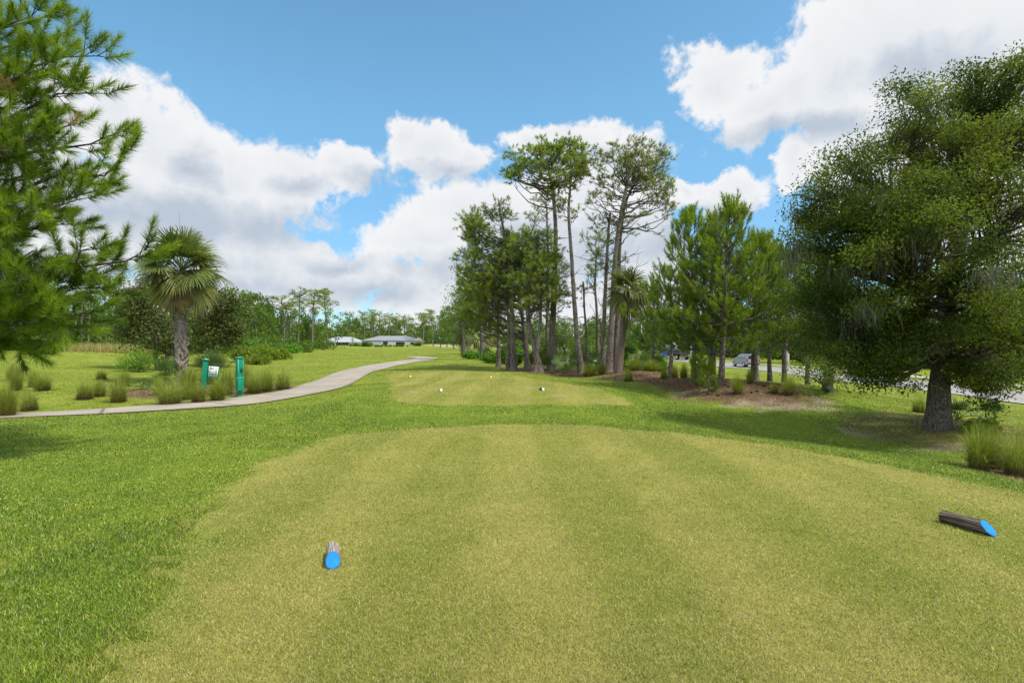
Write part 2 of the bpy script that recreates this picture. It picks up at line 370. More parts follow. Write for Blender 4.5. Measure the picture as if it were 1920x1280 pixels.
PATH_C = [(-36, 9.2), (-26, 11.5), (-19, 13.3), (-13.5, 14.9), (-11, 16.2), (-9.2, 18.0), (-8.2, 20.3), (-7.9, 23), (-8.3, 27), (-9.0, 32), (-9.6, 37), (-9.6, 42), (-9.0, 47.5), (-8.3, 52), (-8.6, 57), (-10.5, 61)]
def catmull(p, n=8):
    p = np.asarray(p, float); p = np.vstack([2*p[0]-p[1], p, 2*p[-1]-p[-2]]); o = []
    for i in range(1, len(p)-2):
        t = np.linspace(0, 1, n, endpoint=False)[:, None]
        o.append(.5*((2*p[i])+(p[i+1]-p[i-1])*t+(2*p[i-1]-5*p[i]+4*p[i+1]-p[i+2])*t**2+(3*p[i]-p[i-1]-3*p[i+1]+p[i+2])*t**3))
    o.append(p[-2][None]); return np.vstack(o)
PATH = catmull(PATH_C); PATHW = 1.12
def linedist(x, y, L):
    L = np.asarray(L); lo = L.min(0)-2; hi = L.max(0)+2
    near = (x > lo[0]) & (x < hi[0]) & (y > lo[1]) & (y < hi[1]); out = np.full(np.shape(x), 99.)
    if near.any(): out[near] = _linedist(x[near], y[near], L)
    return out
def _linedist(x, y, L):
    d = np.full(np.shape(x), 1e9)
    for (ax, ay), (bx, by) in zip(L[:-1], L[1:]):
        ex, ey = bx-ax, by-ay; t = np.clip(((x-ax)*ex+(y-ay)*ey)/(ex*ex+ey*ey), 0, 1)
        d = np.minimum(d, (x-ax-t*ex)**2+(y-ay-t*ey)**2)
    return np.sqrt(d)
ROAD = catmull([(31, -60), (31, -20), (31, 10), (31, 40), (31, 70), (29.7, 95), (26.5, 125), (20, 165), (8, 215), (-10, 260)], 10); ROADW = 3.5
def zones(x, y):
    e = .10*nz(x, y, 2.2, 1)+.05*nz(x, y, 9, 2)
    t1 = 1-sst(-.32, .30, polysdf(x, y, TEE1)+e+.16*nz(x, y, 5.5, 31)+.10*nz(x, y, 15, 32))
    far = np.clip(y/20, 1, 4)
    t2 = 1-sst(-.25, .25, polysdf(x, y, TEE2)+e*1.5)
    tee = np.maximum(t1, t2)
    mul = np.zeros(x.shape)
    for p, wt_ in zip(MULCH, (1, .62, 1, 1, 1, .9)): mul = np.maximum(mul, wt_-wt_*sst(-.55, .45, polysdf(x, y, p)+.45*nz(x, y, 1.6, 3)+.3*nz(x, y, 5, 4)))
    san = np.zeros(x.shape)
    for (cx, cy, rx, ry) in SANDP:
        san = np.maximum(san, 1-sst(.35, 1.1, np.hypot((x-cx)/rx, (y-cy)/ry)+.3*nz(x, y, 4.5, 5)+.15*nz(x, y, 13, 6)))
    for (cx, cy, rx, ry) in BUNK: san = np.maximum(san, 1-sst(.8, 1.05, np.hypot((x-cx)/rx, (y-cy)/ry)+.1*nz(x, y, .6, 7)))
    fair = sst(15, 34, np.hypot(x*.8, y)+3*nz(x, y, .15, 8))
    fair = np.maximum(fair, sst(9.5, 13, x)); fair = np.maximum(fair, sst(-9, -12, x)*sst(14, 18, y))
    san = np.where(y < 60, san*.66, san)
    return tee, mul, san, fair

# ------------------------------------------------------------------ turf colour, shared by the ground and the blades
def turf_group():
    g = bpy.data.node_groups.new('turf_colour', 'ShaderNodeTree')
    for n in ('tee', 'fair'): g.interface.new_socket(n, in_out='INPUT', socket_type='NodeSocketFloat')
    g.interface.new_socket('colour', in_out='OUTPUT', socket_type='NodeSocketColor')
    t = NT(g); gi = t.new('NodeGroupInput'); go = t.new('NodeGroupOutput')
    p = t.new('ShaderNodeNewGeometry').outputs['Position']; p = t.vmath('MULTIPLY', p, (1, 1, 0))
    n1 = t.noise(p, .35, 4, .55); n2 = t.noise(p, 1.7, 4, .6, .3); n3 = t.noise(p, 7, 3, .6)
    # mowing drags the sward along the hole
    n4 = t.noise(t.vmath('MULTIPLY', p, (1.6, .35, 0)), 1.0, 4, .6, .4)
    m = t.math('ADD', t.math('MULTIPLY', n1, .45), t.math('ADD', t.math('MULTIPLY', n2, .35), t.math('MULTIPLY', n3, .25)))
    m = t.math('ADD', m, t.math('MULTIPLY', t.math('SUBTRACT', n4, .5), .25))
    m = t.ramp(m, .34, .72)
    rough = t.mix(m, (.105, .185, .012), (.238, .295, .027))
    fair = t.mix(m, (.142, .200, .016), (.285, .310, .036))
    # faint lighter and darker passes of the mower, curving gently along the tee, and thin worn spots
    px_, py_, pz_ = t.sep(p)
    ph = t.math('ADD', t.math('MULTIPLY', px_, 4.0), t.math('MULTIPLY', t.math('SINE', t.math('MULTIPLY', py_, .17)), 1.2))
    band = t.ramp(t.math('SINE', t.math('ADD', ph, t.math('MULTIPLY', n2, 1.0))), -.5, .5)
    m2 = t.math('ADD', m, t.math('MULTIPLY', t.math('SUBTRACT', band, .5), .42), clamp=True)
    worn = t.ramp(t.noise(p, .9, 5, .65, .8), .60, .74)
    tee = t.mix(m2, (.198, .218, .028), (.335, .305, .072))
    tee = t.mix(t.math('MULTIPLY', worn, .35), tee, (.34, .27, .10))
    dry_ = t.ramp(t.noise(p, .55, 6, .68, .6), .56, .72)
    rough = t.mix(t.math('MULTIPLY', dry_, .45), rough, (.30, .29, .05)); fair = t.mix(t.math('MULTIPLY', dry_, .5), fair, (.36, .32, .075))
    c = t.mix(gi.outputs['fair'], rough, fair); c = t.mix(gi.outputs['tee'], c, tee)
    t.put(go.inputs[0], c); return g
TG = turf_group()
def ground_mat():
    m = bpy.data.materials.new('lawn'); m.use_nodes = True; t = NT(m.node_tree); b = t.n['Principled BSDF']
    a = t.new('ShaderNodeAttribute'); a.attribute_name = 'tint'
    sp = t.new('ShaderNodeSeparateColor'); t.l.new(a.outputs['Color'], sp.inputs[0])
    gn = t.new('ShaderNodeGroup'); gn.node_tree = TG
    t.l.new(sp.outputs[0], gn.inputs['tee']); t.l.new(a.outputs['Alpha'], gn.inputs['fair'])
    p = t.new('ShaderNodeNewGeometry').outputs['Position']
    f1 = t.noise(p, 60, 4, .7); f2 = t.noise(p, 14, 5, .7)
    c = t.mix(t.ramp(f1, .3, .7, .12, .5), gn.outputs[0], (.07, .095, .014))
    mu = t.mix(t.ramp(f2, .3, .7), (.058, .030, .019), (.165, .092, .060)); mu = t.mix(t.ramp(f1, .45, .7), mu, (.21, .14, .095))
    c = t.mix(t.math('MULTIPLY', sp.outputs[1], .93), c, mu)
    sa = t.mix(t.ramp(f2, .3, .7), (.22, .165, .12), (.42, .34, .265))
    c = t.mix(sp.outputs[2], c, sa)
    t.put(b.inputs['Base Color'], c); b.inputs['Roughness'].default_value = .9; b.inputs['Specular IOR Level'].default_value = .1
    bm = t.new('ShaderNodeBump'); bm.inputs['Strength'].default_value = .6; bm.inputs['Distance'].default_value = .03
    t.put(bm.inputs['Height'], t.math('ADD', f2, f1)); t.l.new(bm.outputs[0], b.inputs['Normal'])
    return m
# one sheet to the horizon, rings that widen with distance
rr = np.concatenate([[0], np.geomspace(.5, 2800, 470)])
th = np.concatenate([np.linspace(-180, -52, 60, endpoint=False), np.linspace(-52, 52, 420, endpoint=False), np.linspace(52, 180, 60, endpoint=False)])*math.pi/180
Rg, Tg = np.meshgrid(rr, th, indexing='ij'); gxx = Rg*np.sin(Tg); gyy = Rg*np.cos(Tg)
gz_ = H(gxx, gyy)
tz = zones(gxx, gyy)
nr, nt = Rg.shape
ii = np.arange(nr-1)[:, None]*nt; jj = np.arange(nt)[None]; kk = (jj+1) % nt
gf = np.stack([ii+jj, ii+nt+jj, ii+nt+kk, ii+kk], -1).reshape(-1, 4)[:, ::-1]
# the far bunkers are hollows with a raised back lip
for (cx, cy, rx, ry) in BUNK: gz_ = gz_+.5*np.exp(-(((gxx-cx)/(rx*1.3))**2+((gyy-cy-ry)/(ry*.9))**2))-.25*np.exp(-(((gxx-cx)/rx)**2+((gyy-cy)/ry)**2))
mb = MB(); mb.add(np.stack([gxx, gyy, gz_], -1).reshape(-1, 3), gf, np.stack([q.ravel() for q in tz], -1))
ground = mb.build('ground', ground_mat(), smooth=True); tag(ground, 'mown golf course lawn with two pale tees and bare mulch beds', kind='structure')

# ------------------------------------------------------------------ turf blades (stuff)
def blade_mat():
    m = bpy.data.materials.new('turf_blades'); m.use_nodes = True; t = NT(m.node_tree); b = t.n['Principled BSDF']
    a = t.new('ShaderNodeAttribute'); a.attribute_name = 'tint'
    sp = t.new('ShaderNodeSeparateColor'); t.l.new(a.outputs['Color'], sp.inputs[0])
    gn = t.new('ShaderNodeGroup'); gn.node_tree = TG
    t.l.new(sp.outputs[1], gn.inputs['tee']); t.l.new(a.outputs['Alpha'], gn.inputs['fair'])
    c = gn.outputs[0]
    h = t.new('ShaderNodeHueSaturation'); t.put(h.inputs['Color'], c); t.put(h.inputs['Value'], t.ramp(sp.outputs[0], 0, 1, .32, 1.72, False)); t.put(h.inputs['Hue'], t.ramp(sp.outputs[0], 0, 1, .515, .488, False))
    c = t.mix(sp.outputs[2], h.outputs[0], (.58, .50, .22))
    t.put(b.inputs['Base Color'], c); b.inputs['Roughness'].default_value = .55; b.inputs['Specular IOR Level'].default_value = .25
    tr = t.new('ShaderNodeBsdfTranslucent'); t.put(tr.inputs[0], c)
    mx = t.new('ShaderNodeMixShader'); mx.inputs[0].default_value = .35
    t.l.new(b.outputs[0], mx.inputs[1]); t.l.new(tr.outputs[0], mx.inputs[2]); t.l.new(mx.outputs[0], t.n['Material Output'].inputs[0])
    return m
rg = np.random.default_rng(11)
def turf(N, rmin, rmax, pw=2.25):
    # density per square metre falls as r**-pw
    u = rg.random(N); e = 2-pw
    r = (rmin**e+u*(rmax**e-rmin**e))**(1/e)
    a = rg.uniform(R(-49), R(49), N)
    return r*np.sin(a), r*np.cos(a), r
x, y, r = turf(1800000, 2.0, 130)
tee, mul, san, fair = zones(x, y)
keep = (rg.random(len(x)) > np.maximum(mul*.86, san*.9)) & (linedist(x, y, PATH) > PATHW+.05*nz(x, y, 4, 12)+.02) & (x < 27)
x, y, r, tee, fair, mul = x[keep], y[keep], r[keep], tee[keep], fair[keep], mul[keep]
n = len(x); z = H(x, y)
tall = .55+.45*sst(-.6, .9, nz(x, y, 1.1, 21)+.5*nz(x, y, 5, 22))
hgt = np.where(tee > .5, rg.uniform(.007, .015, n), rg.uniform(.015, .036, n)*tall*(1-.3*fair))*np.clip((r/9)**.2, 1, 1.5)
wid = np.where(tee > .5, .0020, .0026)*np.clip((r/3.2)**.80, .9, 30)*rg.uniform(.7, 1.3, n)
lean = hgt*np.where(tee > .5, rg.uniform(.5, 2.2, n), rg.uniform(.2, 1.5, n))
la = rg.uniform(0, 6.283, n); wa = la+math.pi/2+rg.normal(0, .5, n)
b0 = np.stack([x-np.cos(wa)*wid, y-np.sin(wa)*wid, z-.004], -1); b1 = np.stack([x+np.cos(wa)*wid, y+np.sin(wa)*wid, z-.004], -1)
tp = np.stack([x+np.cos(la)*lean, y+np.sin(la)*lean, z+hgt], -1)
v = np.stack([b0, b1, tp], 1).reshape(-1, 3)
tr_ = rg.random(n); straw = (rg.random(n) < np.where(tee > .5, .30, .09)+.1*mul).astype(float)*rg.uniform(.4, 1, n)
c = np.repeat(np.stack([tr_, tee, straw, fair], -1), 3, 0)
mb = MB(); mb.add(v, np.arange(3*n).reshape(-1, 3), c)
tb = mb.build('turf_grass', blade_mat()); tag(tb, 'short mown grass blades covering the tee and the rough', 'grass', kind='stuff')

# fallen pine straw and twigs on the mulch beds (stuff)
def straw_litter():
    xs, ys = [], []
    for p, k in zip(MULCH, (52000, 16000, 12000, 6000, 12000, 8000)):
        lo, hi = p.min(0)-.6, p.max(0)+.6; xs.append(rg.uniform(lo[0], hi[0], k)); ys.append(rg.uniform(lo[1], hi[1], k))
    x = np.concatenate(xs); y = np.concatenate(ys); _, mul, _, _ = zones(x, y); k = rg.random(len(x)) < mul; x, y = x[k], y[k]; n = len(x); z = H(x, y)
    a = rg.uniform(0, 6.28, n); L = rg.uniform(.05, .13, n)*np.where(rg.random(n) < .02, 2.6, 1); w = .004*np.clip(y/10, 1, 3)
    d = np.stack([np.cos(a)*L, np.sin(a)*L, rg.uniform(0, .05, n)], 1); s = np.stack([-np.sin(a)*w, np.cos(a)*w, 0*a], 1); b = np.stack([x, y, z+.006], 1)
    mb = MB(); t = rg.random(n); mb.add(np.stack([b-s, b+s, b+d], 1).reshape(-1, 3), np.arange(3*n).reshape(-1, 3), np.repeat(np.stack([t, (rg.random(n) < .3)*.8, t], 1), 3, 0))
    tag(mb.build('pine_straw', leafmat('pine_straw', (.075, .038, .022), (.26, .145, .085), (.33, .24, .15), .1, .8, .1)), 'fallen brown pine needles and twigs on the mulch beds', 'pine straw', kind='stuff')
straw_litter()

# ------------------------------------------------------------------ cart path, road, pavement
def ribbon(name, line, w, off, mat, label, kind='structure', wob=.0, cols=6, seed=1, shift=0):
    T = unit(np.gradient(line, axis=0)); Nn = np.stack([-T[:, 1], T[:, 0]], 1); line = line+Nn*shift
    s = np.linspace(-1, 1, cols+1); ww = w+wob*np.stack([nz(line[:, 0], line[:, 1], 1.5, seed), nz(line[:, 0], line[:, 1], 1.7, seed+1)], 1)
    half = np.where(s[None] < 0, ww[:, :1], ww[:, 1:])*s[None]
    p = line[:, None]+Nn[:, None]*half[..., None]
    z = H(p[..., 0], p[..., 1])+off
    v = np.concatenate([p, z[..., None]], -1).reshape(-1, 3); i = np.arange(len(line)-1)[:, None]*(cols+1); j = np.arange(cols)[None]
    f = np.stack([i+j, i+j+cols+1, i+j+cols+2, i+j+1], -1).reshape(-1, 4)[:, ::-1]
    edge = np.abs(np.broadcast_to(s, half.shape)).ravel()
    mb = MB(); mb.add(v, f, np.stack([edge, np.repeat(np.concatenate([[0], np.cumsum(np.linalg.norm(np.diff(line, axis=0), axis=1))]), cols+1), edge*0], 1)); o = mb.build(name, mat, smooth=True)
    return tag(o, label, kind=kind)
def paving(name, c1, c2, c3, sc=3, joint=0):
    m = bpy.data.materials.new(name); m.use_nodes = True; t = NT(m.node_tree); b = t.n['Principled BSDF']
    p = t.new('ShaderNodeNewGeometry').outputs['Position']
    c = t.mix(t.ramp(t.noise(p, sc*.3, 5, .6), .3, .7), c1, c2); c = t.mix(t.ramp(t.noise(p, 45, 4, .75), .35, .7, 0, .35), c, c3)
    c = t.mix(t.ramp(t.noise(p, 1.1, 6, .7, .8), .56, .68, 0, .4), c, c3)
    if joint:      # saw-cut joints every few metres, grime and soil along the edges
        a = t.new('ShaderNodeAttribute'); a.attribute_name = 'tint'; sp = t.new('ShaderNodeSeparateColor'); t.l.new(a.outputs['Color'], sp.inputs[0])
        fr = t.math('FRACT', t.math('DIVIDE', sp.outputs[1], joint)); jl = t.ramp(t.math('ABSOLUTE', t.math('SUBTRACT', fr, .5)), .0, .028, .9, 0)
        c = t.mix(jl, c, (.10, .085, .07))
        eg = t.ramp(t.math('ADD', sp.outputs[0], t.math('MULTIPLY', t.math('SUBTRACT', t.noise(p, 3, 5, .7), .5), .5)), .72, 1.05, 0, .65); c = t.mix(eg, c, (.20, .165, .10))
        tr = t.ramp(t.math('ABSOLUTE', t.math('SUBTRACT', sp.outputs[0], .5)), .0, .22, .22, 0); c = t.mix(tr, c, (.22, .195, .165))
    t.put(b.inputs['Base Color'], c); b.inputs['Roughness'].default_value = .85; b.inputs['Specular IOR Level'].default_value = .2
    return m
mid = np.linspace(0, 1, 400)
def resample(L, n):
    d = np.concatenate([[0], np.cumsum(np.linalg.norm(np.diff(L, axis=0), axis=1))]); q = np.linspace(0, d[-1], n)
    return np.stack([np.interp(q, d, L[:, 0]), np.interp(q, d, L[:, 1])], 1)
ribbon('cart_path', resample(PATH, 300), PATHW, .03, paving('path_concrete', (.29, .245, .195), (.37, .318, .255), (.20, .165, .128), joint=3.0), 'winding concrete cart path across the lawn', wob=.05, cols=10)
ribbon('road', resample(ROAD, 400), ROADW, .05, paving('road_asphalt', (.24, .225, .22), (.30, .285, .275), (.17, .16, .155)), 'pale worn two lane asphalt road beyond the berm')
ym = pmat('yellow_paint', (.55, .38, .06), .7); wm = pmat('white_paint', (.62, .61, .58), .7)
ribbon('road_marking', resample(ROAD, 400), .09, .056, ym, 'yellow centre line on the road', cols=1)
ribbon('road_marking', resample(ROAD, 400), .06, .056, wm, 'white edge line on the near side of the road', cols=1, shift=3.2)
ribbon('road_marking', resample(ROAD, 400), .06, .056, wm, 'white edge line on the far side of the road', cols=1, shift=-3.2)
ribbon('sidewalk', resample(ROAD, 300), .75, .05, paving('pavement_concrete', (.32, .30, .27), (.38, .36, .33), (.24, .22, .2)), 'narrow pale sidewalk beyond the road', shift=-6.5)

# ------------------------------------------------------------------ plant makers
def bez(a, c, b, n=6, jit=0, rg=None):
    t = np.linspace(0, 1, n)[:, None]; p = (1-t)**2*a+2*t*(1-t)*c+t*t*b
    if jit and rg is not None: p[1:-1] += rg.normal(0, jit, (n-2, 3))
    return p
def perp(d, rg):
    v = rg.normal(size=d.shape); v -= (v*d).sum(-1, keepdims=True)*d
    return unit(v)
def tufts(mb, base, dirs, L, nl, n, w, rg, tint=None, a0=1.15, a1=.3, droop=.06, dead=0.0):
    """bottle-brush tufts of needles along the last stretch of a twig"""
    base = np.asarray(base, float); dirs = unit(np.asarray(dirs, float)); T = len(base)
    L = np.broadcast_to(np.asarray(L, float), (T,)); nl = np.broadcast_to(np.asarray(nl, float), (T,))
    t = rg.random((T, n)); d = np.broadcast_to(dirs[:, None], (T, n, 3))
    org = base[:, None]+d*(t*L[:, None])[..., None]
    q = perp(d, rg); ang = a0+(a1-a0)*t+rg.normal(0, .16, (T, n))
    nd = d*np.cos(ang)[..., None]+q*np.sin(ang)[..., None]; nd[..., 2] -= droop
    ln = nl[:, None]*rg.uniform(.65, 1.05, (T, n))
    tip = org+nd*ln[..., None]; sd = perp(unit(nd), rg)*(w/2)
    v = np.stack([org-sd, org+sd, tip], 2).reshape(-1, 3)
    if tint is None: tint = np.clip(rg.normal(.42, .22, T), 0, 1)
    tt = np.clip(tint[:, None]+.30*(t-.5)+rg.normal(0, .10, (T, n)), 0, 1)
    dd = ((rg.random((T, n)) < dead) | (rg.random(T) < dead*.6)[:, None]).astype(float)*.85
    c = np.repeat(np.stack([tt.ravel(), dd.ravel(), tt.ravel()], -1), 3, 0)
    mb.add(v, np.arange(3*T*n).reshape(-1, 3), c)
def leaves(mb, cen, rad, n, size, rg, flat=.65, asp=.5, tint=None, up=.5, dry=.01, spread=.5):
    """diamond leaves scattered in clumps; cen (K,3)"""
    cen = np.asarray(cen, float); K = len(cen); rad = np.broadcast_to(np.asarray(rad, float), (K,))
    off = unit(rg.normal(size=(K, n, 3)))*(rg.random((K, n, 1))**.42)*(1+rg.normal(0, .10, (K, n, 1))); off[..., 2] *= flat
    p = (cen[:, None]+off*rad[:, None, None]).reshape(-1, 3); N = len(p)
    u = unit(unit(off.reshape(-1, 3))*.5+rg.normal(size=(N, 3))*.7+np.array([0, 0, -.15]))
    nn = rg.normal(size=(N, 3)); nn[:, 2] += up; nn -= (nn*u).sum(-1, keepdims=True)*u; nn = unit(nn); s = np.cross(nn, u)
    l = size*rg.uniform(.6, 1.25, N)[:, None]; w = l*asp
    v = np.stack([p-u*l/2, p+s*w/2+nn*l*.06, p+u*l/2, p-s*w/2+nn*l*.06], 1).reshape(-1, 4*3).reshape(-1, 3)
    if tint is None: tint = np.clip(rg.normal(.4, .2, K), 0, 1)
    tt = np.clip(np.repeat(tint, n)+rg.normal(0, .16, N), 0, 1); dd = (rg.random(N) < dry)*.9
    mb.add(v, np.arange(4*N).reshape(-1, 4), np.repeat(np.stack([tt, dd, tt], -1), 4, 0))
def on_line(P, z):
    """point of a rising polyline at height z"""
    P = np.asarray(P); zz = np.clip(z, P[0, 2], P[-1, 2])
    return np.array([np.interp(zz, P[:, 2], P[:, 0]), np.interp(zz, P[:, 2], P[:, 1]), zz])
def trunk_line(pts, Y, dy=0, rg=None, n=22):
    """trunk axis from its measured outline points, standing on the ground"""
    q = np.array([up_(px, py, Y) for px, py in pts]); q[0, 2] = H(q[0, 0], q[0, 1])-.08
    t = np.linspace(0, 1, len(q)); tn = np.linspace(0, 1, n)
    out = np.stack([np.interp(tn, t, q[:, k]) for k in range(3)], 1)
    for _ in range(3): out[1:-1] = .25*out[:-2]+.5*out[1:-1]+.25*out[2:]
    if rg is not None: out[2:, 1] += np.cumsum(rg.normal(0, .03, n-2)); out[2:, 0] += np.cumsum(rg.normal(0, .006, n-2))
    return out
def ell_pts(cx, cy, rx, ry, k, Y, rg, dyr=None, shell=.55, upb=.25):
    """points inside a crown lobe seen at picture point (cx, cy) with radii (rx, ry)"""
    c = np.array(up_(cx, cy, Y)); a = rx/F*Y; b = ry/F*Y; d = a if dyr is None else dyr
    q = unit(rg.normal(size=(k, 3))+np.array([0, 0, upb])); r = rg.random(k)**(1/3.)*(1-shell)+shell*rg.uniform(.75, 1.0, k)
    r = np.where(rg.random(k) < .7, np.maximum(r, .6), rg.random(k))
    return c+q*r[:, None]*np.array([a, d, b])
def flare(P, r0, r1, fl=1.5, fh=.5):
    h = P[:, 2]-P[0, 2]; t = h/(h[-1]+1e-6)
    return (r0+(r1-r0)*t**.8)*(1+(fl-1)*np.exp(-h/fh))

def tall_pine(label, Y, trunk, lobes, r0=.2, r1=.05, seed=1, n=20, nl=.20, w=.022, twigs=6, bark='pine_bark', needles='tall_needles', group=None, dead=.02, bare=0, clump=.5, dense=1.0, twig_scale=1.0):
    rg = np.random.default_rng(seed); P = trunk_line(trunk, Y, rg=rg)
    loc = P[0].copy(); loc[2] += .08
    root = empty('pine_tree', loc, label, 'tree', group)
    tb = MB(); tb.tube(P, flare(P, r0*.8, r1), 10, lump=.05, rg=rg)
    bases = []; dirs = []; zmax = P[-1, 2]; bb = MB()
    for (cx, cy, rx, ry, k) in lobes:
        tg = ell_pts(cx, cy, rx, ry, int(k*dense), Y, rg)
        hubs = []
        for q in tg:
            hd = np.hypot(q[0]-P[-1, 0], q[1]-P[-1, 1])
            st = on_line(P, min(q[2]-rg.uniform(.25, .75)*hd-.1, zmax-.02))
            # branches split off earlier branches where one is near
            if hubs and rg.random() < .6:
                hb = np.array(hubs); dd = np.linalg.norm(hb-q, axis=1)+2.*(hb[:, 2] > q[2]); j = dd.argmin()
                if dd[j] < np.linalg.norm(st-q): st = hb[j]
            out = q-st; ctl = st+out*np.array([.62, .62, .25])+rg.normal(0, .10, 3)*np.linalg.norm(out)
            br = bez(st, ctl, q, 7, .04*np.linalg.norm(out)**.5, rg)
            L = np.linalg.norm(out); rb = np.clip(.016*L+.012, .012, r0*.45)
            bb.tube(br, np.linspace(rb, .010, 7), 5, cap=False)
            hubs += [br[3], br[4], br[5]]
            m = twigs
            dr = unit(rg.normal(size=(m, 3))*np.array([1, 1, .6])+np.array([0, 0, .45])+unit(out)*.6)
            ln = rg.uniform(.15, .55, m)*clump*twig_scale/.5
            e = q+dr*ln[:, None]
            for k2 in range(m): bb.tube(np.array([q, q+dr[k2]*ln[k2]*.5, e[k2]]), [.010, .008, .006], 3, cap=False)
            bases.append(e-dr*.08); dirs.append(dr+np.array([0, 0, .2]))
        if hubs and rg.random() < .8: pass
    for _ in range(bare):   # bare dead limbs below the crown
        z = rg.uniform(P[0, 2]+.35*(zmax-P[0, 2]), zmax-.1); st = on_line(P, z); a = rg.uniform(0, 6.28); L = rg.uniform(.5, 2.0)
        q = st+np.array([math.cos(a)*L, math.sin(a)*L, rg.uniform(-.2, .7)*L])
        br = bez(st, st+(q-st)*np.array([.5, .5, .9]), q, 6, .05, rg); bb.tube(br, np.linspace(.028, .006, 6), 4, cap=False)
        for _k in range(3):
            s2 = br[rg.integers(2, 5)]; q2 = s2+rg.normal(0, .35, 3)*L*.6; bb.tube(np.array([s2, (s2+q2)/2+rg.normal(0, .03, 3), q2]), [.012, .009, .004], 3, cap=False)
    tb.build('trunk', M[bark], root, loc, smooth=True)
    if bb.n: bb.build('branches', M['grey_bark'], root, loc)
    if bases:
        cb = MB(); tufts(cb, np.vstack(bases), np.vstack(dirs), .16*clump/.5, nl, n, w, rg, dead=dead, a0=1.5, a1=.35)
        cb.build('crown', M[needles], root, loc)
    return root

def young_pine(label, base, Hh, Rm, seed=1, n=60, nl=.19, w=.013, lean=(0, 0), z0=.18, r0=.11, spacing=.42, per=5, tl=.34, group=None, name='young_pine', dead=.012, extra=None, parts=True, tw0=.32, tips=2):
    rg = np.random.default_rng(seed); base = np.array(base, float)
    root = empty(name, base, label, 'tree', group)
    N = 16; t = np.linspace(0, 1, N)
    P = base+np.stack([lean[0]*t**1.5+.03*np.sin(t*7+seed), lean[1]*t**1.5, Hh*t-.06], 1)
    tb = MB(); tb.tube(P, flare(P, r0, .018, 1.35, .35), 10, lump=.05, rg=rg); bb = MB()
    B = []; D = []; Ls = []; TI = []
    def twig(p, d, L, ti):
        B.append(p); D.append(d); Ls.append(L); TI.append(ti)
    def limb(st, az, el, L, ti0):
        d = np.array([math.cos(az)*math.cos(el), math.sin(az)*math.cos(el), math.sin(el)])
        end = st+d*L; end[2] += .12*L; ctl = st+d*L*.55+np.array([0, 0, -.10*L])
        br = bez(st, ctl, end, 8, .015*L, rg); bb.tube(br, np.linspace(.010+.011*L, .007, 8), 5, cap=False)
        dd = unit(br[-1]-br[-2]+np.array([0, 0, .25*np.linalg.norm(br[-1]-br[-2])])); twig(br[-1]-dd*.1, dd, tl, ti0)
        m = max(2, int(L*5.2))
        for i in range(m):
            f = rg.uniform(tw0, .98); p = np.array([np.interp(f*7, np.arange(8), br[:, k]) for k in range(3)])
            sgn = rg.choice([-1, 1]); a2 = az+sgn*rg.uniform(.5, 1.15); e2 = el+rg.uniform(-.1, .75)
            l2 = rg.uniform(.25, .55)*(.35+L*(1.05-f)*.65)
            d2 = np.array([math.cos(a2)*math.cos(e2), math.sin(a2)*math.cos(e2), math.sin(e2)]); q = p+d2*l2; q[2] += .1*l2
            bb.tube(np.array([p, (p+q)/2+np.array([0, 0, -.04*l2]), q]), [.010, .008, .006], 4, cap=False)
            d3 = unit(d2+np.array([0, 0, .55])); twig(q-d3*.06, d3, tl*rg.uniform(.7, 1.15), ti0+rg.normal(0, .12))
            if l2 > .45: twig((p+q)/2, unit(d2+rg.normal(0, .3, 3)+np.array([0, 0, .3])), tl*.8, ti0-.12)
    z = z0*Hh
    while z < Hh*.97:
        tt = (z/Hh-z0)/(1-z0); prof = Rm*(min(1, .55+tt*2.2))*(1-tt)**.62
        k = max(3, int(rg.normal(per, .8))); a0 = rg.uniform(0, 6.28)
        for i in range(k):
            L = prof*rg.uniform(.62, 1.12)
            if L < .12: continue
            limb(on_line(P, base[2]+z+rg.uniform(-.08, .08)), a0+i*6.283/k+rg.normal(0, .25), R(8)+tt*R(48)+rg.normal(0, .12), L, .30+.30*tt+rg.normal(0, .08))
        z += spacing*rg.uniform(.75, 1.25)*(1-.35*tt)
    top = P[-1]
    for i in range(7):
        d = unit(np.array([rg.normal(0, .45), rg.normal(0, .45), 1])) if i else np.array([0, 0, 1.])
        twig(top-np.array([0, 0, rg.uniform(.05, .35)]), d, tl*1.3, .6)
    for e in (extra or []):     # particular limbs of this tree: start height, end point, droop
        st = on_line(P, e[0]); q = np.array(e[1]); d = q-st; L = np.linalg.norm(d)
        br = bez(st, st+d*.5+np.array([0, 0, -e[2]*L]), q, 9, .02*L, rg); bb.tube(br, np.linspace(.014+.012*L, .008, 9), 6, cap=False)
        for f in np.linspace(e[3], 1, max(4, int(L*(1-e[3])*5.2))):
            p = np.array([np.interp(f*8, np.arange(9), br[:, k]) for k in range(3)])
            for s_ in range(tips):
                d2 = unit(unit(d)*.7+rg.normal(0, .55, 3)+np.array([0, 0, .12])); l2 = rg.uniform(.15, .55)*(1.25-.6*f)
                q2 = p+d2*l2; bb.tube(np.array([p, (p+q2)/2, q2]), [.010, .008, .006], 4, cap=False)
                d3 = unit(d2+np.array([0, 0, .45])); twig(q2-d3*.06, d3, tl*rg.uniform(.75, 1.15), .38+rg.normal(0, .16))
    tb.build('trunk', M['pine_bark'], root, base, smooth=True); bb.build('branches', M['grey_bark'], root, base)
    cb = MB(); tufts(cb, B, D, np.array(Ls), nl, n, w, rg, tint=np.clip(np.array(TI), .02, 1), dead=dead)
    cb.build('crown', M['pine_needles'], root, base)
    return root

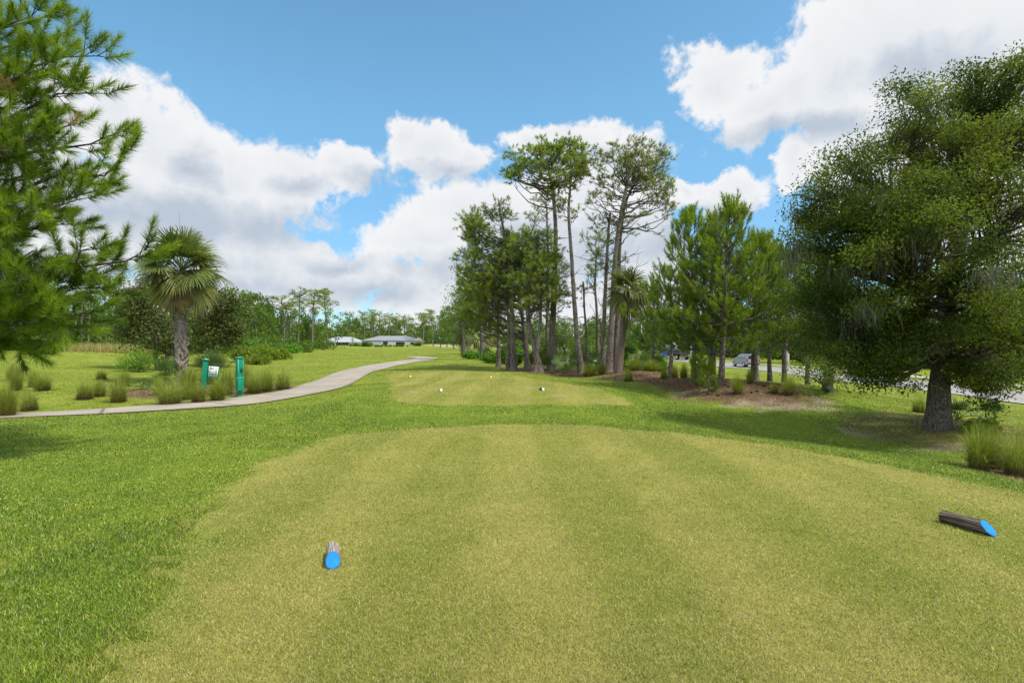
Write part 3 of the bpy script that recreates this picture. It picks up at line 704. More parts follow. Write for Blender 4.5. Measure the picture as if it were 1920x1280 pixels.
def sublobes(tg, c, k, rg, n):
    """gather a lobe's clumps round a few sprays, leaving gaps between"""
    s = tg[:n]; i = rg.integers(0, n, len(tg)); return s[i]+(tg-c)*.29+rg.normal(0, .09, tg.shape), i
def broadleaf(label, Y, trunk, lobes, r0=.15, leaf=.10, nleaf=40, rad=.45, seed=1, mat='broad_leaves', bark='grey_bark', cat='tree', name='broadleaf_tree', group=None, depth=None, limbs=True, asp=.5, dry=.01, flat=.65, world_lobes=None, moss=0, flare_=1.5, limb_r=.02, sub=0, limb_low=0, up=.5):
    rg = np.random.default_rng(seed); P = trunk_line(trunk, Y, rg=rg, n=14); loc = P[0].copy(); loc[2] += .08
    root = empty(name, loc, label, cat, group)
    tb = MB(); tb.tube(P, flare(P, r0, r0*.45, flare_, .45), 12, lump=.05, rg=rg)
    cen = []; tints = []; bb = MB()
    for lb in lobes:
        cx, cy, rx, ry, k = lb[:5]; dY = lb[5] if len(lb) > 5 else 0
        dep = lb[6] if len(lb) > 6 else (depth if depth else None)
        tg = ell_pts(cx, cy, rx, ry, k, Y+dY, rg, dyr=dep, shell=.5)
        if sub:
            tg, gi_ = sublobes(tg, np.array(up_(cx, cy, Y+dY)), k, rg, min(sub, len(tg)))
            tints.append(np.clip(rg.normal(.45, .36, sub)[gi_]+rg.normal(0, .08, len(tg)), 0, 1))
        cen.append(tg)
        if limbs:
            hub = np.array(up_(cx, cy+ry*.25, Y+dY)); st = on_line(P, max(loc[2]+limb_low, min(hub[2]-.35*np.hypot(*(hub-P[-1])[:2]), P[-1, 2]-.05)))
            d = hub-st; L = np.linalg.norm(d); br = bez(st, st+d*np.array([.5, .5, .35])+rg.normal(0, .12, 3)*L, hub, 9, .03*L**.5, rg)
            bb.tube(br, np.linspace(np.clip(limb_r*L+.03, .03, r0*.7), .025, 9), 7, cap=False)
            for q in tg:
                j = rg.integers(4, 9); s0 = br[j]; d = q-s0; Lq = np.linalg.norm(d)
                b2 = bez(s0, s0+d*.5+rg.normal(0, .14, 3)*Lq, q, 6, .02, rg); bb.tube(b2, np.linspace(np.clip(.012*Lq+.008, .008, .04), .005, 6), 4, cap=False)
    cen = np.vstack(cen)
    tb.build('trunk', M[bark], root, loc, smooth=True)
    if bb.n: bb.build('branches', M[bark], root, loc)
    cb = MB(); k = len(cen); leaves(cb, cen, rg.uniform(.7, 1.3, k)*rad, nleaf, leaf, rg, flat=flat, asp=asp, dry=dry, up=up, tint=np.concatenate(tints) if tints else None)
    cb.build('crown', M[mat], root, loc)
    if moss:
        ms = MB(); low = cen[(cen[:, 2] > loc[2]+2.3) & (cen[:, 2] < loc[2]+5.2)]; pick = low[rg.integers(0, len(low), moss)]
        for p in pick:
            m = rg.integers(60, 130); L = rg.uniform(.35, 1.2)
            o = p+rg.normal(0, .15, (m, 3))*np.array([1, 1, .5]); ll = L*rg.uniform(.3, 1, m)
            a = rg.uniform(0, 6.28, m); w = rg.uniform(.004, .009, m); dx = np.stack([np.cos(a)*w, np.sin(a)*w, 0*a], 1)
            md = o+np.stack([rg.normal(0, .05, m), rg.normal(0, .05, m), -ll*.5], 1); tip = md+np.stack([rg.normal(0, .04, m), rg.normal(0, .04, m), -ll*.5], 1)
            v = np.stack([o-dx, o+dx, md+dx*.9, md-dx*.9, tip], 1)
            i5 = np.arange(m)[:, None]*5
            tt = np.repeat(np.clip(rg.normal(.5, .25, m), 0, 1), 5); c = np.stack([tt, 0*tt, tt], -1)
            ms.add(v.reshape(-1, 3), i5+np.array([[0, 1, 2, 3]]), c); ms.add(v.reshape(-1, 3), i5+np.array([[3, 2, 4]]), c)
        ms.build('moss', M['spanish_moss'], root, loc)
    return root

def shrub(label, px, Y, wpx, hpx, k=26, leaf=.09, nleaf=45, mat='broad_leaves', seed=1, name='shrub', cat='shrub', group=None, dep=None, asp=.5, dry=.01, rad=None, stems=7):
    """bush standing on the ground: width and height given as they measure in the picture"""
    rg = np.random.default_rng(seed); x, y, z = gp(px, Y); a = wpx/F*Y/2; h = hpx/F*Y; d = dep or a*.8
    loc = (x, y, z); root = empty(name, loc, label, cat, group)
    q = unit(rg.normal(size=(k, 3))); r = rg.uniform(.45, .95, k)
    c = np.array(loc)+np.stack([q[:, 0]*a*r, q[:, 1]*d*r, h*(.46+.44*q[:, 2]*r)], 1)
    cb = MB(); rd = rad or min(a, h)*.42; leaves(cb, c, rd*rg.uniform(.7, 1.25, k), nleaf, leaf, rg, asp=asp, dry=dry, flat=.8)
    sb = MB()
    for i in range(min(k, stems)):
        p0 = np.array(loc)+np.array([rg.normal(0, a*.15), rg.normal(0, d*.15), -.05]); sb.tube(bez(p0, (p0+c[i])/2+np.array([0, 0, .1*h]), c[i], 5), np.linspace(.02, .006, 5), 4, cap=False)
    sb.build('stems', M['grey_bark'], root, loc); cb.build('foliage', M[mat], root, loc)
    return root

def fan(mb, hub, d, upv, rad, nseg, rg, droop=.5, tint=.5, dry=0., wseg=.035, half=2.0):
    """one fan leaf: narrow segments radiating from the end of its stalk, tips hanging"""
    d = unit(d); s = unit(np.cross(d, upv)); nn = np.cross(s, d)
    a = np.linspace(-half, half, nseg)+rg.normal(0, .04, nseg)
    dirs = np.cos(a)[:, None]*d+np.sin(a)[:, None]*s
    dirs = dirs+nn*(.25*np.cos(a*.7))[:, None]*.6
    L = rad*(1-.22*np.abs(a/half)**2)*rg.uniform(.85, 1.08, nseg)
    sd = np.cross(unit(dirs), nn); sd = unit(sd)*wseg
    dz = np.array([0, 0, -1.])
    p0 = np.repeat(hub[None], nseg, 0); p1 = p0+dirs*(L*.42)[:, None]+dz*(droop*L*.06)[:, None]
    p2 = p0+dirs*(L*.78)[:, None]+dz*(droop*L*.28)[:, None]; p3 = p0+dirs*(L*.96)[:, None]+dz*(droop*L*.62)[:, None]
    v = np.stack([p0-sd*.25, p0+sd*.25, p1-sd, p1+sd, p2-sd*.7, p2+sd*.7, p3], 1); i = np.arange(nseg)[:, None]*7
    ti = np.clip(tint+rg.normal(0, .10, nseg), 0, 1)
    c = np.stack([np.repeat(ti, 7), np.tile(np.array([0, 0, .0, .0, .25, .25, .6]), nseg)*(.15+.85*dry)+dry*.75, np.repeat(ti, 7)], -1); c = np.clip(c, 0, 1)
    vv = v.reshape(-1, 3)
    mb.add(vv, np.vstack([i+np.array([[0, 1, 3, 2]]), i+np.array([[2, 3, 5, 4]])]), c); mb.add(vv, i+np.array([[4, 5, 6]]), c)
def sabal(label, base, top, r0, r1, nleaf=34, pet=.9, rad=.75, seed=1, nseg=30, wseg=.03, boots=True, droop=.7, lowest=-55, bark='palm_bark', group=None, mat='palm_leaves', deadskirt=6, curve=0., spike=False, drymul=1.0):
    rg = np.random.default_rng(seed); base = np.array(base, float); top = np.array(top, float)
    root = empty('palm_tree', base, label, 'palm', group)
    c0 = base+(top-base)*.5+np.array([curve, 0, 0]); P = bez(base-np.array([0, 0, .08]), c0, top, 14)
    tb = MB(); tb.tube(P, flare(P, r0, r1, 1.2, .3), 14, lump=.06, rg=rg)
    tb.build('trunk', M[bark], root, base, smooth=True)
    if boots:
        bo = MB(); nb = 150
        for i in range(nb):
            t = rg.uniform(.10, .97); p = np.array([np.interp(t, np.linspace(0, 1, 14), P[:, k]) for k in range(3)])
            a = i*2.4+rg.normal(0, .2); o = np.array([math.cos(a), math.sin(a), 0]); r = r0+(r1-r0)*t
            s_ = np.array([-math.sin(a), math.cos(a), 0]); L = rg.uniform(.16, .36); tw = rg.choice([-1, 1])*rg.uniform(.4, .9)
            st = p+o*r*.92; e = st+o*rg.uniform(.03, .13)*(.6+t*.7)+np.array([0, 0, L])*.8+s_*tw*L*.7
            bo.tube(np.array([st, (st+e)/2+o*.035, e]), [.042, .034, .016], 4, c=(rg.random(), 0, .5))
        bo.build('leaf_boots', M['palm_bark'], root, base)
    lb = MB(); pb = MB(); db = MB()
    for i in range(nleaf):
        f = i/(nleaf-1); el = R(82)+(R(lowest)-R(82))*f**.9+rg.normal(0, .17); a = i*2.39996+rg.normal(0, .25)
        d = np.array([math.cos(a)*math.cos(el), math.sin(a)*math.cos(el), math.sin(el)])
        L = pet*rg.uniform(.65, 1.2)*(1 if el > -.3 else .8); hub = top+d*L+np.array([0, 0, -.12*L*math.cos(el)])
        pb.tube(bez(top+np.array([0, 0, -.25*f]), top+d*L*.55+np.array([0, 0, .08*L]), hub, 5), np.linspace(.022, .010, 5), 4, cap=False, c=(.6, .1, .5))
        dd = unit(d+np.array([0, 0, -.42-.35*f])); upv = np.array([0, 0, 1.]) if abs(dd[2]) < .9 else -np.array([d[0], d[1], 0])
        th_ = rg.uniform(-1.1, 1.1); dn = unit(dd); side = unit(np.cross(dn, upv)); nrm_ = np.cross(side, dn); upv = nrm_*math.cos(th_)+side*math.sin(th_)   # every blade is rolled about its own stalk
        fan(lb, hub, dd, upv, rad*rg.uniform(.75, 1.15), nseg, rg, droop*(.3+1.0*f)*rg.uniform(.6, 1.3), .62-.35*(f < .5)*rg.random()-.1+.25*f, dry=max(0, (f-.50)*1.5)*rg.random()*drymul, wseg=wseg)
    for i in range(deadskirt):
        a = rg.uniform(0, 6.28); d = np.array([math.cos(a)*.45, math.sin(a)*.45, -.9]); hub = top+d*pet*.75
        pb.tube(np.array([top-np.array([0, 0, .3]), (top+hub)/2+np.array([d[0], d[1], 0])*.2, hub]), [.02, .014, .008], 4, cap=False, c=(.5, .9, .5))
        fan(db, hub, d, np.array([d[0], d[1], .3]), rad*.8, 22, rg, .9, .5, dry=1.2, wseg=wseg*.8, half=1.1)
    if spike:
        e = top+np.array([-.1, 0, pet+rad+.45]); pb.tube(np.array([top, (top+e)/2+np.array([.03, 0, 0]), e]), [.014, .010, .004], 4, c=(.4, .8, .5))
    pb.build('stalks', M['palm_leaves'], root, base); lb.build('crown', M[mat], root, base)
    if db.n: db.build('dead_fronds', M['dead_thatch'], root, base)
    return root
def palmetto(label, px, Y, rpx, hpx=None, seed=1, n=16, nseg=16, mat='palmetto_leaves', group=None, wseg=.010, name='palmetto'):
    rg = np.random.default_rng(seed); x, y, z = gp(px, Y); r = rpx/F*Y; h = (hpx or rpx)/F*Y
    root = empty(name, (x, y, z), label, 'palmetto', group); lb = MB(); pb = MB(); c = np.array((x, y, z))
    for i in range(n):
        a = i*2.4+rg.normal(0, .2); e = rg.uniform(.25, 1.35); d = np.array([math.cos(a)*math.cos(e)*r*.6, math.sin(a)*math.cos(e)*r*.6, math.sin(e)*h*.6])
        st = c+np.array([rg.normal(0, r*.12), rg.normal(0, r*.12), .02]); hub = st+d
        pb.tube(np.array([st, (st+hub)/2+np.array([0, 0, .04]), hub]), [.012, .010, .007], 4, cap=False)
        dd = unit(d+np.array([0, 0, -.1])); upv = np.array([0, 0, 1.]) if abs(dd[2]) < .85 else np.array([-d[0], -d[1], .2])
        fan(lb, hub, dd, upv, min(r, h)*.62*rg.uniform(.7, 1.2), nseg, rg, .12, rg.uniform(.1, .9), dry=.0, wseg=wseg, half=1.5)
    pb.build('stalks', M['palmetto_leaves'], root, c); lb.build('fronds', M[mat], root, c)
    return root

# ornamental grass clumps: four kinds built once, then copied
def clump_proto(seed, nb=620, h=.8, spread=.55, w=.006, thatch=260, dryness=.12, base_r=.22):
    rg = np.random.default_rng(seed)
    def blades(n, hh, sp, w, th, dr, br):
        a = rg.uniform(0, 6.283, n); rb = br*np.sqrt(rg.random(n)); b = np.stack([np.cos(a)*rb, np.sin(a)*rb, 0*a-.02], 1)
        a2 = a+rg.normal(0, .5, n); out = 1.15*sp*rg.random(n)**.85*np.clip(.4+rb/br, 0, 1.3); L = hh*rg.uniform(.35, 1.25, n)
        dirh = np.stack([np.cos(a2), np.sin(a2), 0*a2], 1); s = np.stack([-np.sin(a2), np.cos(a2), 0*a2], 1)*w/2
        tw = rg.uniform(-.8, .8, n)[:, None]; s = s*np.cos(tw)+dirh*np.sin(tw)*w/2
        pts = []
        for t in (0, .4, .75, 1.0):
            pts.append(b+dirh*(out*t**1.8)[:, None]+np.stack([0*L, 0*L, L*(t-.42*(out/sp)*t**3)], 1))
        v = np.stack([pts[0]-s, pts[0]+s, pts[1]-s, pts[1]+s, pts[2]-s*.7, pts[2]+s*.7, pts[3]], 1); i = np.arange(n)[:, None]*7
        ti = np.clip(rg.normal(.45, .22, n), 0, 1); dd = np.clip((rg.random(n) < dr)*rg.uniform(.5, 1, n), 0, 1)
        tt = np.stack([np.repeat(ti, 7)*1., np.repeat(dd, 7), np.repeat(ti, 7)], 1)
        m = MB(); vv = v.reshape(-1, 3); m.add(vv, np.vstack([i+np.array([[0, 1, 3, 2]]), i+np.array([[2, 3, 5, 4]])]), tt); m.add(vv, i+np.array([[4, 5, 6]]), tt)
        return m
    root = empty('grass_clump', (0, 0, 0), 'clump', 'grass clump', 'ornamental grass clumps')
    blades(nb, h, spread, w, 0, dryness, base_r).build('blades', M['clump_blades'], root)
    if thatch: blades(int(thatch*1.6), h*.40, spread*.34, w*1.2, 1, .2, base_r*1.35).build('thatch', M['dead_thatch'], root)
    return root

# ------------------------------------------------------------------ far woods (stuff) and far trees (things)
def wood_mass(name, spots, hr, label, seed, leaf=.8, mat='broad_leaves', K=11, nl=26):
    rg = np.random.default_rng(seed); cb = MB(); cen = []; rad = []; tb = MB()
    for (x, y) in spots:
        h = rg.uniform(*hr); z = H(x, y); w = h*rg.uniform(.16, .26)
        q = unit(rg.normal(size=(K, 3))); t = rg.uniform(.04, .95, K)
        prof = np.sin(np.clip(t, .05, 1)**.8*math.pi*.93)+.15
        cen.append(np.stack([x+q[:, 0]*w*prof, y+q[:, 1]*w*prof, z+h*t], 1)); rad.append(np.full(K, w*.55))
        tb.tube([(x, y, z-.2), (x, y, z+h*.5), (x+.2, y, z+h*.85)], [.2, .14, .05], 5, cap=False)
    for (x, y) in spots:      # undergrowth closing the gaps between the stems
        z = H(x, y); h = rg.uniform(.16, .34)*hr[1]; q = rg.normal(size=(6, 3)); cen.append(np.stack([x+q[:, 0]*h*.6, y+q[:, 1]*h*.6, z+h*rg.uniform(.05, 1, 6)], 1)); rad.append(np.full(6, h*.55))
    leaves(cb, np.vstack(cen), np.concatenate(rad), nl, leaf, rg, flat=.8, asp=.6, tint=np.clip(np.concatenate([np.repeat(rg.normal(.42, .2, len(spots)), K), np.repeat(rg.normal(.3, .2, len(spots)), 6)])+rg.normal(0, .12, (K+6)*len(spots)), 0, 1))
    o = cb.build(name, M[mat]); tag(o, label, 'woods', kind='stuff'); t_ = tb.build('trunks', M['grey_bark'], o); tag(t_, kind='stuff')
    return o
rg = np.random.default_rng(5)
sp = []
for i in range(620):
    a = rg.uniform(-50, 24); Y = rg.uniform(320, 430); sp.append((math.tan(R(a))*Y, Y))
wood_mass('far_woods', sp, (11, 20), 'dark green wood closing off the far end of the fairway', 3, leaf=1.0)
sp = [(rg.uniform(47, 75), rg.uniform(-10, 230)) for i in range(430)]
wood_mass('roadside_woods', sp, (5, 9.5), 'dense green woods along the far side of the road', 4, leaf=.42, K=16, nl=44)
sp = [(rg.uniform(-95, -42), rg.uniform(78, 130)) for i in range(120)]
wood_mass('thicket', sp, (5, 11), 'dark thicket beyond the left lawn behind the young pine', 6, leaf=.5, K=14, nl=40)

def far_tree(kind, seed, h, name=None):
    rg = np.random.default_rng(seed); root = empty(name or ('pine_tree' if kind == 'p' else 'broadleaf_tree'), (0, 0, 0), 'far tree', 'tree')
    tb = MB(); n = 9; t = np.linspace(0, 1, n); P = np.stack([.02*h*np.sin(t*3+seed), .02*h*np.sin(t*2.3+seed*2), t*h*(.93 if kind == 'p' else .8)-.1], 1)
    tb.tube(P, np.linspace(.017*h, .006*h, n), 7, cap=False); bb = MB(); cen = []; rad = []
    if kind == 'p':
        k = 46; w = h*rg.uniform(.16, .22)
        for i in range(k):
            tz = rg.beta(2.6, 1.3); z = h*(.52+.47*tz); prof = math.sin(min(1, .25+.75*(1-abs(tz-.68)*1.3))*math.pi/2); a = rg.uniform(0, 6.28); r = w*prof*rg.uniform(.25, 1.0)
            c = np.array([math.cos(a)*r, math.sin(a)*r, z])+on_line(P, z)*np.array([1, 1, 0]); cen.append(c); rad.append(w*.24)
            st = on_line(P, z-r*.5); bb.tube(bez(st, (st+c)/2+np.array([0, 0, -.1*r]), c, 4), [.05, .04, .03, .02], 3, cap=False)
        nl, lf, asp, fl, mat = 34, .32, .4, .55, 'tall_needles'
    else:
        k = 64; w = h*rg.uniform(.24, .34)
        for i in range(k):
            tz = rg.random(); z = h*(.12+.86*tz); prof = math.sin(math.pi*min(.97, .12+.85*tz))**.6; a = rg.uniform(0, 6.28); r = w*prof*rg.uniform(.4, 1.0)
            cen.append(np.array([math.cos(a)*r, math.sin(a)*r, z])); rad.append(w*.34)
        nl, lf, asp, fl, mat = 42, .36, .6, .75, 'broad_leaves'
    cb = MB(); leaves(cb, np.array(cen), np.array(rad), nl, lf, rg, asp=asp, flat=fl)
    tb.build('trunk', M['pine_bark'], root, (0, 0, 0), smooth=True)
    if bb.n: bb.build('branches', M['grey_bark'], root, (0, 0, 0))
    cb.build('crown', M[mat], root, (0, 0, 0)); return root
proto = {'p': [far_tree('p', s, 14) for s in (1, 2, 3, 4)], 'b': [far_tree('b', s, 10) for s in (5, 6, 7, 8)]}
used = set(); rg = np.random.default_rng(17)
def far(kind, px, top, Y, label, group, wide=1.0, v=None):
    x, y, z = gp(px, Y); hh = (640-top)/F*Y+EYE-z; i = rg.integers(0, 4) if v is None else v; p = proto[kind][i]
    o = p if (kind, i) not in used else copy_tree(p); used.add((kind, i)); s = hh/(14 if kind == 'p' else 10)
    return place(o, (x, y, z), rg.uniform(0, 6.28), (s*wide, s*wide, s), label, group)
GL = 'trees lining the left of the fairway'
for i, a in enumerate([('b', 436, 562, 72, 'round dark tree just right of the palm crown', .9), ('b', 452, 548, 82, 'tall leafy tree at the left end of the far tree row', .8), ('b', 478, 550, 84, 'broad tall tree with a domed crown in the far row', .95), ('b', 500, 556, 88, 'dense tree left of the bare trunked pines in the far row', .8),
  ('p', 530, 552, 96, 'flat topped pine, first bare trunk from the left in the far row', 1.2), ('p', 562, 538, 112, 'tall slim pine between two flat topped pines of the far row', 1.0), ('b', 547, 590, 130, 'low rounded tree under the slim pines of the far row', .9), ('p', 588, 538, 116, 'tallest leafy pine of the far row with green low limbs', 1.1), ('b', 586, 578, 120, 'leafy tree wrapping the foot of the tallest far pine', .6),
  ('p', 611, 540, 134, 'lone spreading pine at the right end of the far row', 1.15), ('b', 572, 605, 128, 'small dark tree under the far pines', .8), ('b', 600, 612, 150, 'small green tree left of the pale roofed house', .8), ('b', 512, 596, 110, 'middle height tree filling the gap beside the bare trunks', 1.0)]):
    far(a[0], a[1], a[2], a[3], a[4], GL, a[5])
GB = 'tall pines standing above the houses'
for px, top, Y, lb in [(683, 582, 262, 'tall thin pine rising behind the left end of the grey roof'), (697, 579, 270, 'wide topped pine rising behind the grey roof ridge'), (711, 583, 266, 'middle pine of the group above the grey roofed house'), (729, 586, 258, 'rightmost pine of the group above the grey roofed house'), (757, 590, 285, 'lone round headed pine right of the grey roofed house')]:
    far('p', px, top, Y, lb, GB, 1.0)
GM = 'trees at the right edge of the far fairway'
for k, px, top, Y, lb, w in [('p', 794, 584, 240, 'lacy pine standing left of the fairway end trees', 1.2), ('p', 810, 578, 215, 'bushy pine behind the small far palms', 1.2), ('b', 826, 592, 180, 'rounded tree behind the small far palms', 1.0), ('b', 838, 575, 140, 'tall dark tree left of the pine group', .8), ('b', 852, 590, 120, 'bushy tree at the foot of the far tree group', .9), ('b', 868, 560, 100, 'tall leafy tree left behind the main pines', .8),
    ('b', 770, 618, 300, 'low tree right of the grey roofed house', 1.2), ('b', 800, 612, 290, 'low dark tree beyond the bunkers', 1.4)]:
    far(k, px, top, Y, lb, GM, w)
GR = 'trees across the road'
for k, px, top, Y, lb, w in [('b', 1215, 580, 118, 'dark rounded tree behind the street lamp', 1.3), ('b', 1250, 575, 125, 'tree behind the flatbed truck', 1.2), ('b', 1298, 570, 118, 'tree across the road left of the car', 1.1), ('b', 1352, 560, 112, 'tree across the road behind the car', 1.1), ('b', 1440, 560, 96, 'leafy tree across the road right of the car', 1.1), ('b', 1505, 550, 88, 'leafy tree behind the pale utility pole', 1.0), ('b', 1585, 545, 80, 'tree across the road behind the oak limbs', 1.0), ('b', 1180, 600, 160, 'far tree showing between the palm and the lamp', 1.4), ('b', 1875, 520, 60, 'tree across the road at the far right', 1.0),
    ('b', 1105, 618, 150, 'low far tree in the gap between bare pine trunks', 1.3), ('b', 1060, 612, 140, 'low far tree behind the pine trunks', 1.2), ('b', 1010, 600, 120, 'far leafy tree behind the thick pine trunks', 1.2), ('b', 960, 590, 110, 'far leafy tree behind the left pine trunks', 1.2), ('b', 915, 585, 95, 'leafy tree behind the left edge of the pine group', 1.0)]:
    far(k, px, top, Y, lb, GR if px > 1150 else 'trees behind the pine group', w)
GK = 'trees behind the young left pine'
for k, px, top, Y, lb, w in [('b', 37, 520, 52, 'dark tree with a bare grey trunk on the left lawn crest', .7), ('p', 168, 520, 75, 'thin bare pine seen through the young pine branches', .8), ('p', 198, 512, 78, 'thin bare pine left of the magnolia', .8), ('b', 110, 585, 70, 'bushy tree behind the young pine', 1.0), ('b', 5, 560, 70, 'bushy tree at the far left edge', 1.0), ('b', 215, 560, 66, 'dark tree left behind the magnolia', .8)]:
    far(k, px, top, Y, lb, GK, w)

# ------------------------------------------------------------------ main group of pines
G1 = 'pines of the middle group'
tall_pine('tallest pine with a wide flat crown in the middle group', 33, [(1033, 702), (1038, 560), (1042, 430), (1036, 360), (1024, 300)],
  [(985, 312, 45, 28, 24), (1030, 285, 58, 22, 34), (1068, 300, 42, 32, 24), (1018, 330, 75, 30, 18), (965, 330, 22, 18, 8), (1045, 350, 50, 25, 8)], r0=.27, r1=.08, seed=3, group=G1, bare=6, n=34, w=.026, twigs=7)
tall_pine('slim leaning pine with a small high crown beside the tallest pine', 31.5, [(1090, 706), (1079, 600), (1072, 480), (1066, 390), (1072, 330)],
  [(1092, 308, 38, 30, 22), (1062, 345, 34, 30, 12), (1070, 400, 30, 20, 6)], r0=.21, r1=.06, seed=4, group=G1, bare=8, n=30, w=.026, twigs=7)
tall_pine('big rounded pine full of bare grey limbs right of the group', 31, [(1141, 700), (1147, 600), (1152, 500), (1162, 420), (1176, 350)],
  [(1185, 298, 76, 22, 44), (1150, 325, 38, 30, 14), (1225, 330, 40, 36, 22), (1248, 385, 26, 26, 14), (1190, 355, 70, 40, 24), (1125, 380, 25, 15, 7), (1200, 430, 70, 25, 7)], r0=.25, r1=.09, seed=5, group=G1, bare=26, dead=.16, n=22, clump=.42)
tall_pine('second stem standing against the big rounded pine', 31.8, [(1153, 698), (1160, 560), (1164, 450), (1172, 380), (1195, 335)],
  [(1212, 308, 56, 24, 26), (1180, 330, 40, 26, 12), (1230, 360, 40, 25, 10)], r0=.21, r1=.06, seed=6, group=G1, bare=14, dead=.08)
tall_pine('thin pine with a small crown left of the palm', 35, [(1121, 692), (1121, 600), (1117, 540), (1119, 480)],
  [(1118, 455, 25, 26, 14), (1112, 520, 24, 20, 8)], r0=.16, r1=.05, seed=7, group=G1, bare=10)
tall_pine('thin bare snag between the slim pine and the palm', 33, [(1101, 690), (1097, 600), (1094, 528)], [(1095, 545, 12, 14, 4)], r0=.10, r1=.05, seed=8, group=G1, bare=7)
tall_pine('pine behind the tallest one with a small ragged crown', 40, [(1025, 690), (1028, 480), (1026, 392)],
  [(1008, 395, 34, 22, 14), (1024, 375, 24, 20, 9), (1000, 430, 25, 14, 6)], r0=.2, r1=.06, seed=9, group=G1, bare=6)
tall_pine('left pine of the group with a thin ragged top', 34, [(963, 695), (961, 600), (955, 500), (945, 430), (936, 392)],
  [(935, 402, 20, 16, 9), (890, 428, 26, 22, 16), (915, 450, 42, 30, 20), (965, 465, 42, 34, 24), (895, 500, 40, 30, 16), (950, 520, 60, 40, 30), (900, 560, 36, 34, 16)], r0=.25, r1=.05, seed=10, group=G1, bare=3, n=26, clump=.65, nl=.25, w=.028, twigs=8, dense=1.25)
tall_pine('dense pine left of centre with foliage down to mid trunk', 36, [(989, 692), (985, 620), (975, 560), (965, 480)],
  [(925, 540, 56, 46, 34), (965, 500, 50, 42, 34), (985, 560, 40, 50, 26), (920, 600, 40, 30, 18)], r0=.22, r1=.06, seed=11, group=G1, n=26, clump=.75, nl=.25, w=.028, twigs=8, dense=1.3)
tall_pine('dense pine covering the trunk of the tallest pine', 32.2, [(1013, 700), (1000, 640), (988, 590), (998, 500), (1008, 440)],
  [(1005, 470, 42, 34, 30), (1020, 530, 42, 44, 34), (985, 560, 38, 44, 24), (1035, 575, 30, 34, 14)], r0=.23, r1=.06, seed=12, group=G1, n=26, clump=.7, nl=.25, w=.027, twigs=7, dense=1.1)
tall_pine('short dark pine trunk behind the left pine', 39, [(935, 678), (933, 600), (930, 520)], [(905, 545, 42, 40, 26), (935, 560, 40, 36, 22), (880, 600, 32, 30, 16)], r0=.2, r1=.06, seed=13, group=G1, n=26, clump=.75, nl=.26, w=.032, twigs=8, dense=1.3)
tall_pine('pine trunk with mossy limbs close to the big rounded pine', 31.5, [(1129, 702), (1131, 600), (1138, 480), (1143, 400)], [(1135, 420, 28, 26, 10), (1128, 470, 24, 22, 8), (1150, 500, 26, 24, 8)], r0=.2, r1=.06, seed=14, group=G1, bare=16)
tall_pine('slim double trunk between the left pine and the tallest pine', 32, [(1003, 702), (1012, 620), (1016, 560), (1020, 500)], [(1030, 520, 40, 40, 20), (1050, 560, 28, 30, 12)], r0=.17, r1=.06, seed=15, group=G1, n=24, clump=.6)
tall_pine('dark slim trunk hard beside the left pine', 34.4, [(952, 693), (955, 620), (950, 560)], [(930, 540, 40, 30, 14)], r0=.16, r1=.06, seed=16, group=G1, n=22, clump=.6)
broadleaf('tall leafy tree at the left shoulder of the pine group', 52, [(905, 668), (903, 600), (888, 540), (882, 500)], [(882, 510, 30, 30, 18), (872, 560, 36, 34, 22), (855, 590, 28, 26, 16), (905, 560, 32, 34, 18)], r0=.2, leaf=.17, nleaf=48, rad=.8, seed=21)
broadleaf('leafy tree with a pale trunk left of the pine group', 62, [(870, 662), (868, 620), (862, 580)], [(858, 575, 26, 26, 14), (880, 600, 28, 24, 14), (842, 610, 22, 20, 12)], r0=.2, leaf=.2, nleaf=46, rad=.95, seed=22)
broadleaf('dark understory tree behind the slim leaning pine', 36, [(1062, 690), (1058, 660), (1055, 640)], [(1050, 640, 40, 30, 20), (1080, 655, 34, 28, 16), (1030, 660, 28, 26, 14)], r0=.09, leaf=.12, nleaf=50, rad=.55, seed=23)
# ------------------------------------------------------------------ palms
sabal('large cabbage palm with a full rounded crown behind the grass bed', gp(338, 24), up_(340, 508, 24), .21, .24, nleaf=66, pet=1.08, rad=1.0, seed=31, nseg=36, wseg=.026, droop=.55, lowest=-55, deadskirt=8, spike=True)
sabal('cabbage palm with a hanging skirt and smooth tan trunk in the pine group', gp(1159, 28.3), up_(1176, 545, 28.3), .20, .17, nleaf=40, pet=.62, rad=.95, seed=32, nseg=26, wseg=.028, boots=False, droop=1.1, lowest=-80, bark='smooth_palm', deadskirt=10, drymul=.35)
GP = 'small palms at the far end of the tree group'
for i, (px, Y, top, lb) in enumerate([(868, 74, 600, 'left small palm of the far pair'), (879, 72, 594, 'right small palm of the far pair'), (902, 66, 608, 'small palm behind the low shrubs')]):
    sabal(lb, gp(px, Y), up_(px-2+i, top+18, Y), .28, .24, nleaf=26, pet=1.0, rad=1.2, seed=33+i, nseg=16, wseg=.07, boots=False, droop=1.0, lowest=-70, deadskirt=5, group=GP)
palmetto('dark spiky palmetto right of the cabbage palm trunk', 397, 27, 46, 54, 41, n=44, nseg=16)
palmetto('dark palmetto at the foot of the cabbage palm', 312, 23.4, 32, 66, 42, n=30, nseg=16)
palmetto('low flat palmetto left of the cabbage palm', 272, 21.5, 34, 16, 43, n=16)
palmetto('young palmetto behind the oak trunk', 1795, 14.6, 42, 50, 44, n=13)
palmetto('young palmetto behind the big right grass clumps', 1855, 14.2, 38, 50, 45, n=12)
